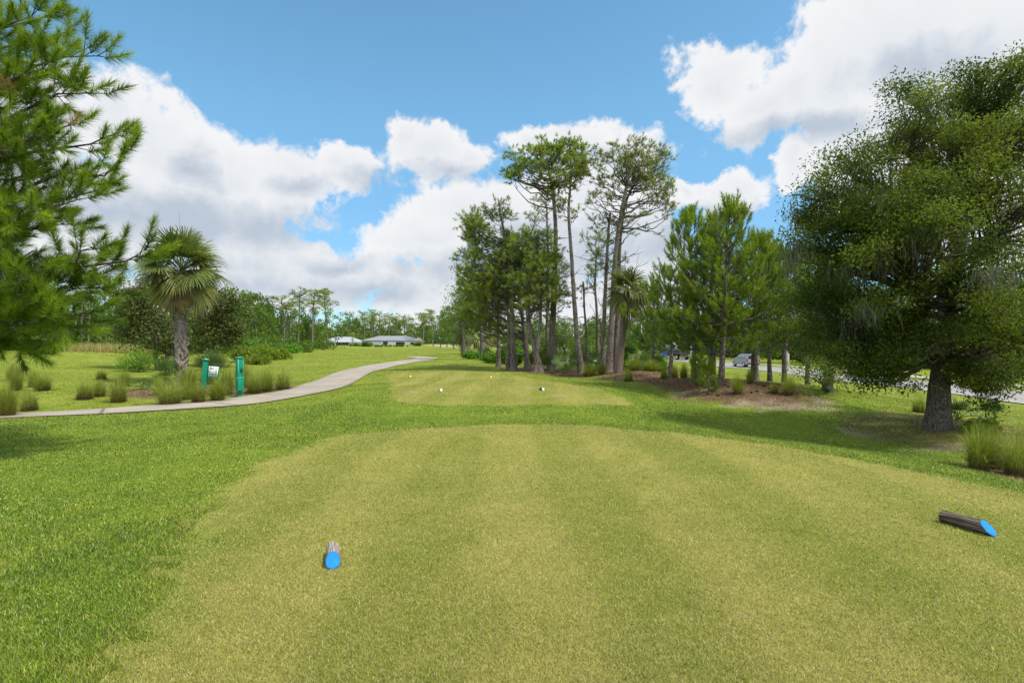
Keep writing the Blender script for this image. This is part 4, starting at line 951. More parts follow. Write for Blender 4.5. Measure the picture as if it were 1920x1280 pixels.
for i, (px, Y, r_, h_, lb) in enumerate([(1058, 31, 34, 40, 'saw palmetto thicket left of the leaning pine'), (1030, 33, 26, 34, 'saw palmetto left of the pine trunks'), (1085, 34, 34, 46, 'saw palmetto behind the slim leaning pine'), (1118, 33, 30, 44, 'saw palmetto behind the bare snag'), (1150, 33, 28, 44, 'saw palmetto behind the tan palm trunk'), (1200, 31, 34, 44, 'saw palmetto right of the tan palm trunk'), (1228, 33, 30, 36, 'saw palmetto at the right end of the thicket')]):
    palmetto(lb, px, Y, r_, h_, 50+i, n=22, nseg=14, group='saw palmettos under the pines', wseg=.015)

# ------------------------------------------------------------------ young pines on the mulch berm
G2 = 'young pines on the right berm'
def yp(px, Y, top, **k):
    b = gp(px, Y); hh = (640-top)/F*Y+EYE-b[2]; return b, hh
b, hh = yp(1303, 21.5, 402); young_pine('leftmost young pine on the berm with a narrow top', b, hh, 2.2, 61, lean=(-.25, 0), group=G2, z0=.20, n=60, per=6, w=.017)
b, hh = yp(1353, 20.5, 388); young_pine('tallest young pine on the berm with upright candles', b, hh, 2.4, 62, lean=(.32, 0), group=G2, z0=.18, n=60, per=7, w=.017)
b, hh = yp(1333, 22.6, 440); young_pine('thick trunked young pine between the two tall berm pines', b, hh, 2.0, 63, lean=(.15, .2), group=G2, z0=.25, r0=.17, n=56, per=6, w=.018)
b, hh = yp(1413, 22.0, 455); young_pine('young pine with a low trunk right of the silver car', b, hh, 2.3, 64, lean=(.25, 0), group=G2, z0=.22, r0=.15, n=60, per=6, w=.018)
b, hh = yp(1470, 24.0, 480); young_pine('slim pine with a pale trunk at the right of the berm', b, hh, 2.6, 65, lean=(.2, 0), group=G2, z0=.30, n=54, per=6, w=.018)
b, hh = yp(1515, 25.5, 480); young_pine('young pine half hidden by the oak', b, hh, 2.7, 66, group=G2, z0=.26, n=52, per=6, w=.019)
b, hh = yp(1226, 33, 560); young_pine('small round pine left of the truck', b, hh, 2.0, 67, group=G2, z0=.25, n=50, w=.026, spacing=.4)
b, hh = yp(1258, 25, 515); young_pine('short pine at the left of the berm', b, hh, 2.4, 68, group=G2, z0=.30, n=52, w=.019)
b, hh = yp(1442, 26, 468); young_pine('young pine filling the gap left of the pale trunk', b, hh, 2.2, 58, group=G2, z0=.28, n=48, per=6, w=.019)
b, hh = yp(1548, 27.5, 505); young_pine('young pine in the shade behind the smaller oak', b, hh, 2.2, 59, group=G2, z0=.26, n=44, per=6, w=.02)
for i, (px, Y, top, lb) in enumerate([(1329, 19.8, 680, 'pine seedling left of the tallest berm pine'), (1310, 20.8, 672, 'pine seedling beside the leftmost berm pine')]):
    b, hh = yp(px, Y, top); young_pine(lb, b, hh, .34, 70+i, group='pine seedlings on the berm', z0=.1, n=40, spacing=.22, tl=.2, r0=.03, name='pine_seedling')

# ------------------------------------------------------------------ near left pine (trunk just outside the frame)
YN = 9.6; xn = -10.6; bN = (xn, YN, H(xn, YN))
ex = []
for (px, py, Y, dz, dr, f0) in [(108, 25, 9.6, -1.0, .0, .35), (183, 105, 9.4, -1.0, .02, .35), (98, 110, 8.8, -.9, .02, .3), (128, 60, 10.2, -1.1, .0, .3), (168, 175, 9.0, -.8, .02, .35), (233, 290, 9.2, -1.1, .05, .4), (203, 255, 9.9, -.9, .04, .4), (128, 235, 8.7, -.8, .03, .3), (188, 355, 9.6, -.7, .05, .4),
    (143, 375, 8.8, -.5, .04, .35), (142, 420, 10.4, -.5, .05, .4), (262, 476, 9.4, -.6, .07, .5), (205, 496, 9.9, -.5, .07, .45), (152, 470, 8.6, -.3, .05, .4), (187, 540, 9.3, -.3, .06, .5), (127, 525, 9.0, -.1, .06, .4), 
    (147, 590, 8.8, .1, .06, .5), (92, 640, 8.7, .3, .04, .5), (72, 560, 8.5, .2, .05, .35), (60, 520, 8.3, .2, .05, .3), (80, 600, 8.4, .3, .05, .4), (117, 615, 9.6, .2, .05, .5), (60, 380, 8.4, -.3, .03, .3), (70, 250, 8.4, -.5, .03, .3), (40, 140, 8.6, -.8, .0, .3), (60, 30, 9.0, -1.0, .0, .3), (62, 470, 9.0, -.2, .04, .3), (20, 590, 8.8, .3, .05, .3), (30, 450, 9.8, -.2, .04, .3), (100, 170, 9.6, -.9, .03, .3), (90, 320, 9.8, -.6, .03, .3), (30, 620, 8.6, .2, .04, .4)]:
    e = up_(px, py, Y); ex.append((max(bN[2]+.6, e[2]+dz), e, dr, f0))
young_pine('large young pine reaching into the frame from the left edge', bN, 10.5, 2.6, 81, n=220, w=.0078, nl=.22, z0=.16, r0=.17, extra=ex, tl=.34, spacing=.75, per=4, tw0=.5)

# ------------------------------------------------------------------ live oaks at the right
broadleaf('great spreading live oak hung with grey moss on the right', 13, [(1757, 808), (1764, 700), (1772, 600), (1785, 500), (1800, 430), (1800, 330)],
  [(1720, 400, 90, 70, 50, -1.8, 1.2), (1640, 450, 80, 60, 44, -1.4, 1.2), (1790, 300, 80, 60, 44, -1.0, 1.3), (1545, 370, 60, 55, 34, -.5, 1.4), (1600, 319, 70, 55, 40, 0, 1.5), (1670, 250, 70, 60, 40, 0, 1.5), (1735, 188, 50, 45, 26, .3, 1.3), (1510, 440, 40, 50, 22, 0, 1.2), (1830, 158, 60, 40, 26, 0, 1.4), (1900, 148, 50, 40, 20, 0, 1.4), (1690, 343, 110, 70, 80, 0, 2.0), (1610, 390, 100, 70, 70, -.5, 1.6), (1560, 470, 75, 60, 49, 0, 1.5), (1800, 250, 100, 80, 77, .5, 2.0), (1870, 188, 70, 60, 45, 0, 1.6), (1720, 258, 60, 60, 31, 1, 1.5), (1900, 286, 80, 90, 63, -.5, 2), (1780, 360, 110, 80, 80, -1.5, 1.6), (1880, 420, 90, 80, 70, -1.5, 1.8),
   (1700, 470, 110, 70, 80, -1.6, 1.6), (1600, 540, 90, 60, 63, .5, 1.8), (1660, 590, 90, 55, 63, -1, 1.5), (1790, 530, 90, 60, 59, -2.2, 1.4), (1880, 560, 80, 60, 59, -1.5, 1.5), (1640, 680, 70, 36, 45, -.3, 1.0), (1590, 650, 70, 46, 44, .2, 1.2), (1545, 560, 56, 50, 36, .3, 1.3), (1680, 650, 60, 40, 34, -1, 1.0), (1660, 710, 60, 26, 24, -.4, .9), (1560, 620, 60, 60, 38, 1.5, 1.5), (1840, 650, 60, 50, 38, -1.6, 1.0), (1900, 650, 40, 50, 24, 0, 1.2), (1960, 319, 90, 160, 70, 0, 2.5), (1960, 520, 80, 120, 63, 0, 2), (1740, 640, 50, 45, 24, -1.8, .8), (1830, 680, 70, 46, 40, -.8, 1.1), (1895, 690, 55, 50, 34, -.4, 1.2), (1840, 720, 40, 40, 21, -.2, .9)],
  r0=.235, leaf=.072, nleaf=100, rad=.40, seed=91, sub=9, mat='oak_leaves', bark='oak_bark', name='oak_tree', moss=30, asp=.46, dry=.012, flare_=1.3, limb_r=.026, limb_low=1.7, up=.9)
broadleaf('smaller dark oak with low leafy limbs left of the great oak', 19.5, [(1551, 728), (1553, 660), (1556, 600), (1560, 540)],
  [(1560, 520, 50, 50, 24), (1590, 590, 50, 50, 26), (1535, 590, 36, 40, 18), (1560, 680, 45, 30, 18, -1), (1540, 700, 30, 18, 12, -1.2), (1600, 660, 40, 30, 14)], r0=.15, leaf=.09, nleaf=80, rad=.6, seed=92, mat='oak_leaves', bark='oak_bark', name='oak_tree', moss=14, asp=.46, depth=1.1, up=.9)

# ------------------------------------------------------------------ magnolias and shrubs at the left
broadleaf('dark glossy magnolia left of the cabbage palm', 33, [(298, 690), (292, 660), (285, 610), (280, 560)], [(268, 585, 48, 46, 46), (300, 620, 42, 40, 36), (245, 555, 30, 30, 20), (295, 555, 40, 34, 26), (325, 650, 34, 36, 24), (235, 620, 26, 34, 16)], r0=.16, leaf=.17, nleaf=60, rad=.62, seed=101, mat='magnolia_leaves', bark='oak_bark', name='magnolia_tree', dry=.03)
broadleaf('dark glossy magnolia right behind the cabbage palm', 38, [(395, 690), (398, 650), (405, 600), (412, 560)], [(400, 585, 38, 38, 34), (432, 575, 28, 34, 24), (420, 625, 38, 36, 30), (378, 620, 26, 36, 20), (440, 620, 26, 34, 18)], r0=.16, leaf=.18, nleaf=60, rad=.68, seed=102, mat='magnolia_leaves', bark='oak_bark', name='magnolia_tree', dry=.03)
for i, (px, Y, w, h, m, lb) in enumerate([
  (260, 31, 80, 50, 'bright_leaves', 'bright green bush left of the cabbage palm'), (60, 52, 60, 28, 'bright_leaves', 'light green bush behind the left lawn crest'), (90, 58, 40, 24, 'broad_leaves', 'dark bush beside the bare trunk on the left lawn crest'), (10, 55, 50, 30, 'broad_leaves', 'dark bush at the far left edge'),
  (455, 44, 50, 32, 'yellow_leaves', 'yellow green bush left of the tall green post'), (497, 48, 52, 34, 'yellow_leaves', 'yellow green bush right of the tall green post'), (480, 42, 60, 18, 'yellow_leaves', 'low yellow green bush behind the tall green post'), (525, 50, 50, 20, 'yellow_leaves', 'small yellow green bush at the right end of the bed'),
  (468, 56, 34, 38, 'bright_leaves', 'rounded fresh green bush behind the yellow bushes'), (500, 64, 60, 40, 'broad_leaves', 'dark bush below the far tree row'), (440, 62, 60, 50, 'broad_leaves', 'dark bush behind the palmetto'), (545, 82, 50, 20, 'bright_leaves', 'low green bush in front of the far pines'), (572, 88, 44, 24, 'broad_leaves', 'dark bush around the far pine trunks'), (605, 108, 44, 20, 'broad_leaves', 'dark bush left of the pale roofed house'), (530, 90, 50, 34, 'broad_leaves', 'dark green bush below the first bare far pine'),
  (686, 190, 24, 9, 'broad_leaves', 'dark round bush before the grey roofed house'), (708, 185, 36, 3.5, 'bright_leaves', 'low light green bush before the white house wall'), (668, 200, 24, 5, 'bright_leaves', 'low green bush between the two houses'), (745, 195, 50, 2.5, 'broad_leaves', 'low hedge before the right half of the white house'), (782, 215, 26, 7, 'broad_leaves', 'bush at the right end of the white house'),
  (886, 55, 40, 16, 'bright_leaves', 'low spreading shrub under the small far palms'), (925, 46, 44, 22, 'bright_leaves', 'leafy low shrub left of the left pine trunk'), (945, 44, 30, 40, 'bright_leaves', 'sunlit shrub behind the left pine trunk'), (910, 52, 26, 26, 'broad_leaves', 'dark shrub behind the low spreading shrub'), (972, 42, 30, 44, 'bright_leaves', 'yellow green shrub between the pine trunks'),
  (1010, 38, 40, 40, 'broad_leaves', 'dark shrub behind the tallest pine trunk'), (1218, 34, 60, 40, 'bright_leaves', 'sunlit shrub right of the tan palm trunk'), (1180, 34, 40, 60, 'broad_leaves', 'shrub behind the tan palm trunk'), (1165, 33, 30, 44, 'bright_leaves', 'bright shrub between the palm and the pine trunks'), (1100, 36, 50, 50, 'broad_leaves', 'tall dark shrub behind the bare snag'), (1072, 39, 76, 66, 'broad_leaves', 'broad dark shrub filling the gap behind the leaning pine'), (1135, 39, 70, 70, 'broad_leaves', 'broad shrub filling the gap left of the tan palm'), (1024, 43, 66, 54, 'broad_leaves', 'broad dark shrub behind the middle pine trunks'), (1205, 39, 80, 58, 'broad_leaves', 'broad shrub behind the sunlit shrub right of the palm'), (965, 52, 56, 44, 'broad_leaves', 'broad shrub behind the left pine trunks'),
  (1238, 36, 30, 26, 'broad_leaves', 'small shrub at the roadside left of the truck'), (1838, 12.4, 60, 26, 'yellow_leaves', 'low fresh green weeds right of the oak trunk')]):
    shrub(lb, px, Y, w, h, k=38 if Y < 70 else 14, leaf=max(.085, .0035*Y), nleaf=60, mat=m, seed=120+i, group='shrubs and bushes')
# dry meadow strip behind the left crest: nobody could count it
rg = np.random.default_rng(77); n = 9000
y = rg.uniform(46, 66, n); px = rg.uniform(120, 285, n); x = (px-960)/F*y; z = H(x, y); a = rg.uniform(0, 6.28, n); h = rg.uniform(.5, 1.0, n); w = .035
v = np.stack([np.stack([x-np.cos(a)*w, y-np.sin(a)*w, z-.02], 1), np.stack([x+np.cos(a)*w, y+np.sin(a)*w, z-.02], 1), np.stack([x+rg.normal(0, .15, n), y, z+h], 1)], 1)
mb = MB(); t = np.clip(rg.normal(.5, .25, n), 0, 1); mb.add(v.reshape(-1, 3), np.arange(3*n).reshape(-1, 3), np.repeat(np.stack([t, (rg.random(n) < .7)*.9, t], 1), 3, 0))
tag(mb.build('meadow_grass', M['clump_blades']), 'tall dry tan grass behind the crest of the left lawn', 'grass', kind='stuff')

# ------------------------------------------------------------------ ornamental grass clumps
cp = [clump_proto(1, 760, .80, .62, .009, 220, .10, .17), clump_proto(2, 700, .70, .80, .009, 300, .15, .22), clump_proto(3, 860, .95, .78, .009, 160, .06, .17), clump_proto(4, 560, .62, .46, .009, 380, .22, .20)]
cu = set()
def clump(px, Y, wpx, hpx, v, label, group):
    x, y, z = gp(px, Y); p = cp[v]; o = p if v not in cu else copy_tree(p); cu.add(v)
    hh = (.80, .70, .95, .62)[v]; sp_ = (.70, .88, .82, .58)[v]
    s = hpx/F*Y/(hh*.97); sx = wpx/F*Y/2/(sp_*.80)
    place(o, (x, y, z), rg.uniform(0, 6.28), (sx, sx, s), label, group)
GL1, GL2, GR1 = 'grass clumps on the left lawn', 'grass clumps in the sign bed', 'grass clumps on the right berm'
for a in [(14, 15.4, 62, 68, 2, 'big loose grass clump at the left edge by the red mulch', GL1), (55, 16.6, 42, 46, 3, 'brown based grass clump second from the left edge', GL1), (28, 24, 46, 34, 0, 'pale blue green grass clump far at the left edge', GL1), (30, 20.5, 40, 42, 0, 'green grass clump behind the big loose clump at the left edge', GL1), (80, 20.5, 52, 40, 1, 'dark rounded grass clump fourth from the left', GL1), (62, 21.5, 30, 36, 0, 'grass clump touching the dark rounded clump', GL1),
  (190, 25, 26, 20, 3, 'small brown grass clump set back on the left lawn', GL1), (159, 18.6, 40, 36, 3, 'squat brown grass clump with a level base', GL1), (187, 19.2, 40, 34, 0, 'green grass clump joined to the squat brown clump', GL1), (222, 18.3, 52, 54, 1, 'arching grass clump with a dark base', GL1), (232, 22.5, 40, 32, 0, 'dark green grass clump behind the arching clump', GL1),
  (318, 17.8, 76, 54, 1, 'wide grass clump with a dark base nearest the palm', GL2), (352, 19.2, 50, 44, 2, 'grass clump between the wide clump and the sign', GL2), (372, 18.2, 44, 40, 0, 'grass clump before the sign post', GL2), (408, 18.8, 60, 46, 2, 'bright grass clump right of the sign post', GL2), (425, 20.8, 50, 50, 2, 'grass clump left of the tall green post', GL2), (352, 23, 60, 40, 2, 'grass clump at the foot of the palm', GL2),
  (477, 21.2, 50, 52, 1, 'grass clump right of the tall green post', GL2), (500, 22, 48, 46, 2, 'grass clump in the middle of the right sign bed', GL2), (530, 22.8, 50, 44, 1, 'last grass clump at the right end of the sign bed', GL2), (455, 23.5, 46, 50, 2, 'grass clump behind the tall green post', GL2), (300, 20, 40, 36, 0, 'grass clump left of the palm trunk', GL2), (390, 24.5, 50, 36, 0, 'grass clump behind the sign panel', GL2),
  (1106, 28.2, 46, 28, 0, 'yellow green grass clump at the foot of the leaning pine', GR1), (1128, 28.6, 30, 26, 2, 'grass clump left of the tan palm trunk', GR1), (1178, 24.3, 32, 28, 1, 'small grass clump alone on the bare sand', GR1), (1245, 24.5, 24, 28, 1, 'left grass clump of the three at the berm edge', GR1), (1263, 25, 26, 30, 3, 'middle brown grass clump of the three at the berm edge', GR1), (1282, 24.3, 26, 32, 0, 'right grass clump of the three at the berm edge', GR1),
  (1383, 19.2, 34, 38, 2, 'upright grass clump left of the low trunked pine', GR1), (1406, 20.4, 22, 32, 0, 'grass clump hard against the low trunked pine', GR1), (1478, 18.6, 40, 42, 1, 'dark grass clump at the foot of the pale trunk', GR1), (1452, 18.9, 24, 22, 0, 'thin grass clump left of the pale trunk', GR1), (1722, 16.2, 30, 36, 3, 'brown grass clump left of the oak trunk', GR1),
  (1190, 30, 40, 30, 2, 'grass clump below the sunlit shrub', GR1), (1222, 30, 46, 24, 2, 'grass clump at the roadside edge of the thicket', GR1),
  (1836, 9.0, 84, 92, 2, 'tall green grass clump below the oak', GR1), (1866, 9.2, 50, 84, 0, 'grass clump squeezed between the two big right clumps', GR1), (1908, 8.7, 84, 104, 1, 'big arching grass clump at the right edge', GR1)]:
    clump(*a)

# ------------------------------------------------------------------ tee markers: log pieces with painted slanted faces
M['log_wood'] = barkmat('log_wood', (.085, .065, .05), (.25, .20, .155), 38, .10, lying=True, crack=.45)
M['log_pale'] = barkmat('log_pale', (.27, .215, .18), (.46, .41, .36), 38, .12, lying=True, crack=.2)
def log_marker(label, loc, yaw, L, r, slant, face, wood, seed, group, pitch=0.0):
    rg = np.random.default_rng(seed); root = empty('tee_marker', loc, label, 'tee marker', group); root.rotation_euler = (0, 0, yaw)
    n, s = 14, 28; a = np.arange(s)*2*math.pi/s; prof = 1+.035*np.sin(a*3+seed)+.03*np.sin(a*7+seed*2)+rg.normal(0, .012, s)
    # axis along +X, slanted cut at the +X end
    rings = []
    for i in range(n):
        t = i/(n-1); rr_ = r*prof*(1+.05*math.sin(t*4+seed)+rg.normal(0, .008, s))
        yy = np.cos(a)*rr_; zz = np.sin(a)*rr_+r*.96
        xx = -L/2+L*t-(zz-r)*slant*t**3
        rings.append(np.stack([xx, yy, zz], 1))
    v = np.array(rings); i_ = np.arange(n-1)[:, None]*s; j = np.arange(s)[None]; k = (j+1) % s
    mb = MB(); mb.add(v.reshape(-1, 3), np.stack([i_+j, i_+k, i_+s+k, i_+s+j], -1).reshape(-1, 4)[:, ::-1])
    # rough back end, sunk a little
    c = v[0].mean(0)+np.array([.012, 0, 0]); mb.add(np.vstack([v[0], c[None]]), np.stack([np.arange(s), (np.arange(s)+1) % s, np.full(s, s)], 1))
    o = mb.build('log', M[wood], root, smooth=True)
    fb = MB(); e = v[-1]; nrm = np.array([1, 0, slant])/math.hypot(1, slant); c = e.mean(0)
    rim = c+(e-c)*.90; top = rim+nrm*.004; out = c+(e-c)*.98
    vv = np.vstack([out-nrm*.001, top, (c+nrm*.0045)[None]]); q = np.arange(s); q2 = (q+1) % s
    fb.add(vv, np.stack([q, q2, s+q2, s+q], 1)); fb.add(vv, np.stack([s+q, s+q2, np.full(s, 2*s)], 1))
    fb.build('painted_face', M[face], root); root.rotation_euler = (0, pitch, yaw)
    return root
def worn_paint(name, col):
    m = bpy.data.materials.new(name); m.use_nodes = True; t = NT(m.node_tree); b = t.n['Principled BSDF']
    co = t.new('ShaderNodeTexCoord').outputs['Object']
    c = t.mix(t.ramp(t.noise(co, 24, 5, .65), .3, .7), tuple(x*.80 for x in col), tuple(min(1, x*1.12) for x in col))
    ring = t.math('SINE', t.math('MULTIPLY', t.vmath('LENGTH', t.vmath('MULTIPLY', co, (0, 1, 1)), None, out=1), 900))
    c = t.mix(t.ramp(ring, .5, 1, 0, .16), c, tuple(x*.6 for x in col))
    c = t.mix(t.ramp(t.noise(co, 55, 6, .75), .66, .72), c, (.20, .16, .12))
    t.put(b.inputs['Base Color'], c); b.inputs['Roughness'].default_value = .6; b.inputs['Specular IOR Level'].default_value = .2; return m
M['blue_paint'] = worn_paint('blue_paint', (.005, .19, .52))
M['white_face'] = pmat('white_face', (.55, .54, .48), .6, .3, noise=(30, .15)); M['gold_face'] = pmat('gold_face', (.62, .48, .16), .6, .3, noise=(30, .1))
gx1, gy1 = G(615, 1062); gx2, gy2 = G(1812, 992)
log_marker('pale wooden log with a round bright blue end facing the camera', (gx1, gy1+.11, H(gx1, gy1)+.002), R(-73), .25, .049, .75, 'blue_paint', 'log_pale', 3, 'blue ended tee markers')
log_marker('dark weathered log lying sideways with a blue slanted end', (gx2, gy2+.02, H(gx2, gy2)+.002), R(-68), .35, .053, .95, 'blue_paint', 'log_wood', 4, 'blue ended tee markers')
for px, py, fc, wd, lb, sd_ in [(770, 707, 'gold_face', 'log_pale', 'tiny pale yellow marker on the left of the second tee', 5), (920, 708, 'gold_face', 'log_wood', 'tiny dark marker near the far edge of the second tee', 6), (827, 733, 'white_face', 'log_pale', 'tiny white marker near the front left of the second tee', 7), (1016, 732, 'white_face', 'log_wood', 'tiny white ended grey marker on the right of the second tee', 8)]:
    x_, y_ = G(px, py); log_marker(lb, (x_, y_, H(x_, y_)), R(-80 if sd_ != 8 else -60),   .15, .046, .6, fc, wd, sd_, 'small markers on the second tee')

# ------------------------------------------------------------------ green sign and green ball washer post
M['green_paint'] = pmat('green_paint', (.0, .205, .105), .45, .4, noise=(8, .12)); M['green_edge'] = pmat('green_edge', (.06, .36, .21), .45, .4)
M['dark_iron'] = pmat('dark_iron', (.02, .025, .022), .5, .4); M['card_white'] = pmat('card_white', (.72, .76, .70), .5, .3)
M['mark_dark'] = pmat('mark_dark', (.05, .09, .12)); M['mark_red'] = pmat('mark_red', (.45, .16, .10)); M['mark_teal'] = pmat('mark_teal', (.05, .33, .36)); M['mark_tan'] = pmat('mark_tan', (.55, .42, .22))
g = gp(380, 20.4); sg = empty('hole_sign', g, 'green post sign with a white hole map hanging from its arm', 'sign'); sg.rotation_euler = (0, R(5), R(8)); sg.scale = (1.3, 1.3, 1.32)
mb = MB(); mb.box((0, 0, .42), (.115, .10, 1.0), mi=0); mb.box((0, 0, .93), (.115, .10, .03), taper=.5); bevel(mb.build('post', M['green_paint'], sg), .008)
mb = MB(); mb.box((.0, 0, .965), (.16, .14, .018)); mb.box((0, 0, .985), (.10, .09, .03), taper=.4); mb.build('post_cap', M['green_edge'], sg)
mb = MB(); mb.box((.17, 0, .85), (.50, .022, .026)); mb.tube([(.10, 0, .83), (.10, 0, .80)], [.006, .006], 6); mb.tube([(.34, 0, .83), (.34, 0, .80)], [.006, .006], 6); mb.build('arm', M['dark_iron'], sg)
mb = MB(); mb.box((.225, 0, .62), (.30, .03, .36)); bd = mb.build('board', M['green_paint'], sg); bevel(bd, .012)
mb = MB(); mb.box((.225, -.019, .655), (.245, .006, .275)); pc = mb.build('map_card', M['card_white'], sg)
rg = np.random.default_rng(9)
for nm, key, cells in [('map_marks', 'mark_dark', [(.15, .75, .02, .07), (.175, .755, .04, .012), (.175, .725, .03, .012), (.225, .565, .03, .02), (.31, .59, .02, .03)]), ('map_marks', 'mark_red', [(.215, .735, .025, .06), (.24, .75, .03, .012), (.21, .63, .03, .02)]), ('map_marks', 'mark_teal', [(.30, .69, .035, .03), (.30, .64, .03, .05), (.28, .60, .03, .02)]), ('map_marks', 'mark_tan', [(.19, .61, .05, .05), (.25, .67, .03, .03), (.29, .745, .04, .035)])]:
    mb = MB()
    for (cx, cz, w_, h_) in cells: mb.box((cx, -.0235, cz), (w_, .002, h_))
    mb.build(nm, M[key], pc)
g = gp(449, 20.2); bw = empty('ball_washer_post', g, 'tall green box post with a side bin beside the path', 'ball washer'); bw.rotation_euler = (0, 0, R(-38)); bw.scale = (.92, .92, 1.1)
mb = MB(); mb.box((0, 0, .72), (.20, .20, 1.02)); bevel(mb.build('column', M['green_paint'], bw), .008)
mb = MB(); mb.box((0, 0, 1.245), (.26, .26, .03)); mb.box((0, 0, 1.275), (.22, .22, .03), taper=.6); bevel(mb.build('cap', M['green_paint'], bw), .006)
mb = MB()
for sx in (-1, 1):
    mb.box((sx*.092, -.106, .86), (.018, .014, .72)); mb.box((.106, sx*.092, .86), (.014, .018, .72))
mb.box((0, -.106, .50), (.166, .014, .02)); mb.build('edge_trim', M['green_edge'], bw)
mb = MB(); mb.box((.14, -.06, .40), (.20, .24, .40)); bx = mb.build('side_bin', M['green_paint'], bw); bevel(bx, .012)
mb = MB(); mb.box((.14, -.06, .612), (.22, .26, .022)); mb.build('bin_lid', M['green_edge'], bx)
mb = MB(); mb.box((.125, .02, .86), (.03, .05, .14)); mb.build('handle', M['dark_iron'], bw)
mb = MB(); mb.box((0, 0, .11), (.16, .16, .24)); mb.box((0, 0, .015), (.28, .24, .05)); bevel(mb.build('foot', M['green_paint'], bw), .01)
mb = MB(); mb.box((.10, -.07, .05), (.05, .05, .10)); mb.build('rusty_bracket', pmat('rust', (.16, .05, .03)), bw)

# ------------------------------------------------------------------ houses far down the fairway
M['house_white'] = pmat('house_white', (.70, .69, .66), .8, .2, noise=(1.5, .05)); M['shingle_grey'] = pmat('shingle_grey', (.215, .22, .235), .9, .1, noise=(4, .2)); M['metal_roof'] = pmat('metal_roof', (.33, .33, .345), .6, .3, noise=(3, .08))
M['dark_glass'] = pmat('dark_glass', (.02, .024, .026), .15, .6); M['shingle_brown'] = pmat('shingle_brown', (.17, .13, .105), .9, .1, noise=(4, .2)); M['trim_white'] = pmat('trim_white', (.75, .74, .72), .6)
def hip_roof(mb, x0, x1, y0, y1, z0, z1, inset, over=.6, hip=True):
    x0 -= over; x1 += over; y0 -= over; y1 += over; ym_ = (y0+y1)/2; a = inset if hip else 0
    v = [(x0, y0, z0), (x1, y0, z0), (x1, y1, z0), (x0, y1, z0), (x0+a, ym_, z1), (x1-a, ym_, z1)]
    vb = [(x, y, z-.14) for x, y, z in v[:4]]
    mb.add(v+vb, [(0, 1, 5, 4), (2, 3, 4, 5)]); mb.add(v+vb, [(1, 2, 5), (3, 0, 4)]); mb.add(v+vb, [(0, 6, 7, 1), (1, 7, 8, 2), (2, 8, 9, 3), (3, 9, 6, 0), (9, 8, 7, 6)])
def house(label, px0, px1, Y, depth, z0, ze, zr, inset, roof, openings, hip=True, wall='house_white'):
    x0, x1 = (px0-960)/F*Y, (px1-960)/F*Y; xc = (x0+x1)/2; w = x1-x0; root = empty('house', (xc, Y+depth/2, z0), label, 'house')
    h = ze-z0; mb = MB(); mb.box((0, 0, h/2), (w, depth, h)); mb.build('wall', M[wall], root)
    mb = MB(); hip_roof(mb, -w/2, w/2, -depth/2, depth/2, h+.02, zr-z0, inset, hip=hip); mb.build('roof', M[roof], root)
    for (kind, fx, ww, zb, zt) in openings:
        mb = MB(); mb.box(((fx-.5)*w, -depth/2-.03, (zb+zt)/2), (ww+.24, .10, zt-zb+.24)); fr = mb.build(kind, M['trim_white'], root)
        mb = MB(); mb.box(((fx-.5)*w, -depth/2-.06, (zb+zt)/2), (ww, .10, zt-zb)); mb.build('pane', M['dark_glass'], fr)
    return root
house('long white house with a grey hipped roof', 679, 783, 240, 12, -.75, 2.0, 4.05, 6.5, 'shingle_grey', [('door', .42, 1.9, .1, 2.25), ('window_or_dark_panel', .69, 3.6, .4, 2.1), ('window_or_dark_panel', .15, 1.4, .9, 2.0), ('window_or_dark_panel', .90, 1.2, .9, 2.0)])
house('low house with a pale metal roof and open carport', 604, 670, 232, 11, -.75, 1.35, 3.55, 4.5, 'metal_roof', [('window_or_dark_panel', .58, 5.2, .3, 1.85), ('window_or_dark_panel', .24, 3.0, .3, 1.8)])  # wide dark pane stands for carport shade, narrow one for the dark gable
house('brown roofed house half hidden beside the white house', 776, 789, 262, 9, -.75, 1.4, 3.6, 2.0, 'shingle_brown', [('window_or_dark_panel', .5, 1.4, .8, 1.9)])
house('pale roofed house glimpsed through the far trees', 520, 538, 170, 8, -.4, 1.6, 3.2, 2, 'metal_roof', [('window_or_dark_panel', .5, 1.4, .8, 1.8)])
broadleaf('small pale half bare tree before the house with the metal roof', 205, [(662, 648), (661, 640), (660, 632)], [(658, 626, 6, 5, 7), (662, 634, 6, 6, 6)], r0=.14, leaf=.4, nleaf=16, rad=1.0, seed=141, mat='yellow_leaves', dry=.5)
# flag on the far green
g = gp(811, 210); fl = empty('golf_flag', g, 'thin flagstick with a small pale flag on the far green', 'flag')
mb = MB(); mb.tube([(0, 0, 0), (0, 0, 2.4)], [.03, .025], 6); mb.build('pole', M['trim_white'], fl); mb = MB(); mb.box((.25, 0, 2.15), (.5, .02, .35)); mb.build('cloth', M['trim_white'], fl)

# ------------------------------------------------------------------ poles, lamp, wire
M['concrete_pole'] = pmat('concrete_pole', (.46, .44, .40), .8, .2, noise=(3, .12)); M['lamp_metal'] = pmat('lamp_metal', (.50, .52, .52), .45, .4, .3)
def pole(label, px, Y, top, r, name='utility_pole', cross=True):
    x, y, z = gp(px, Y); h = (640-top)/F*Y+EYE-z; root = empty(name, (x, y, z), label, 'utility pole', 'poles along the road'); mb = MB(); mb.tube([(0, 0, -.3), (0, 0, h*.5), (0, 0, h)], [r, r*.9, r*.75], 10); mb.build('shaft', M['concrete_pole'], root, smooth=True)
    if cross:
        mb = MB(); mb.box((0, -.16, h-.5), (1.8, .10, .12)); mb.build('crossarm', M['grey_bark'], root)
        for dx in (-.8, 0, .8):
            mb = MB(); mb.tube([(dx, -.16, h-.44), (dx, -.16, h-.28)], [.05, .035], 8); mb.build('insulator', M['lamp_metal'], root)
    return root, Vector((x, y, z+h))
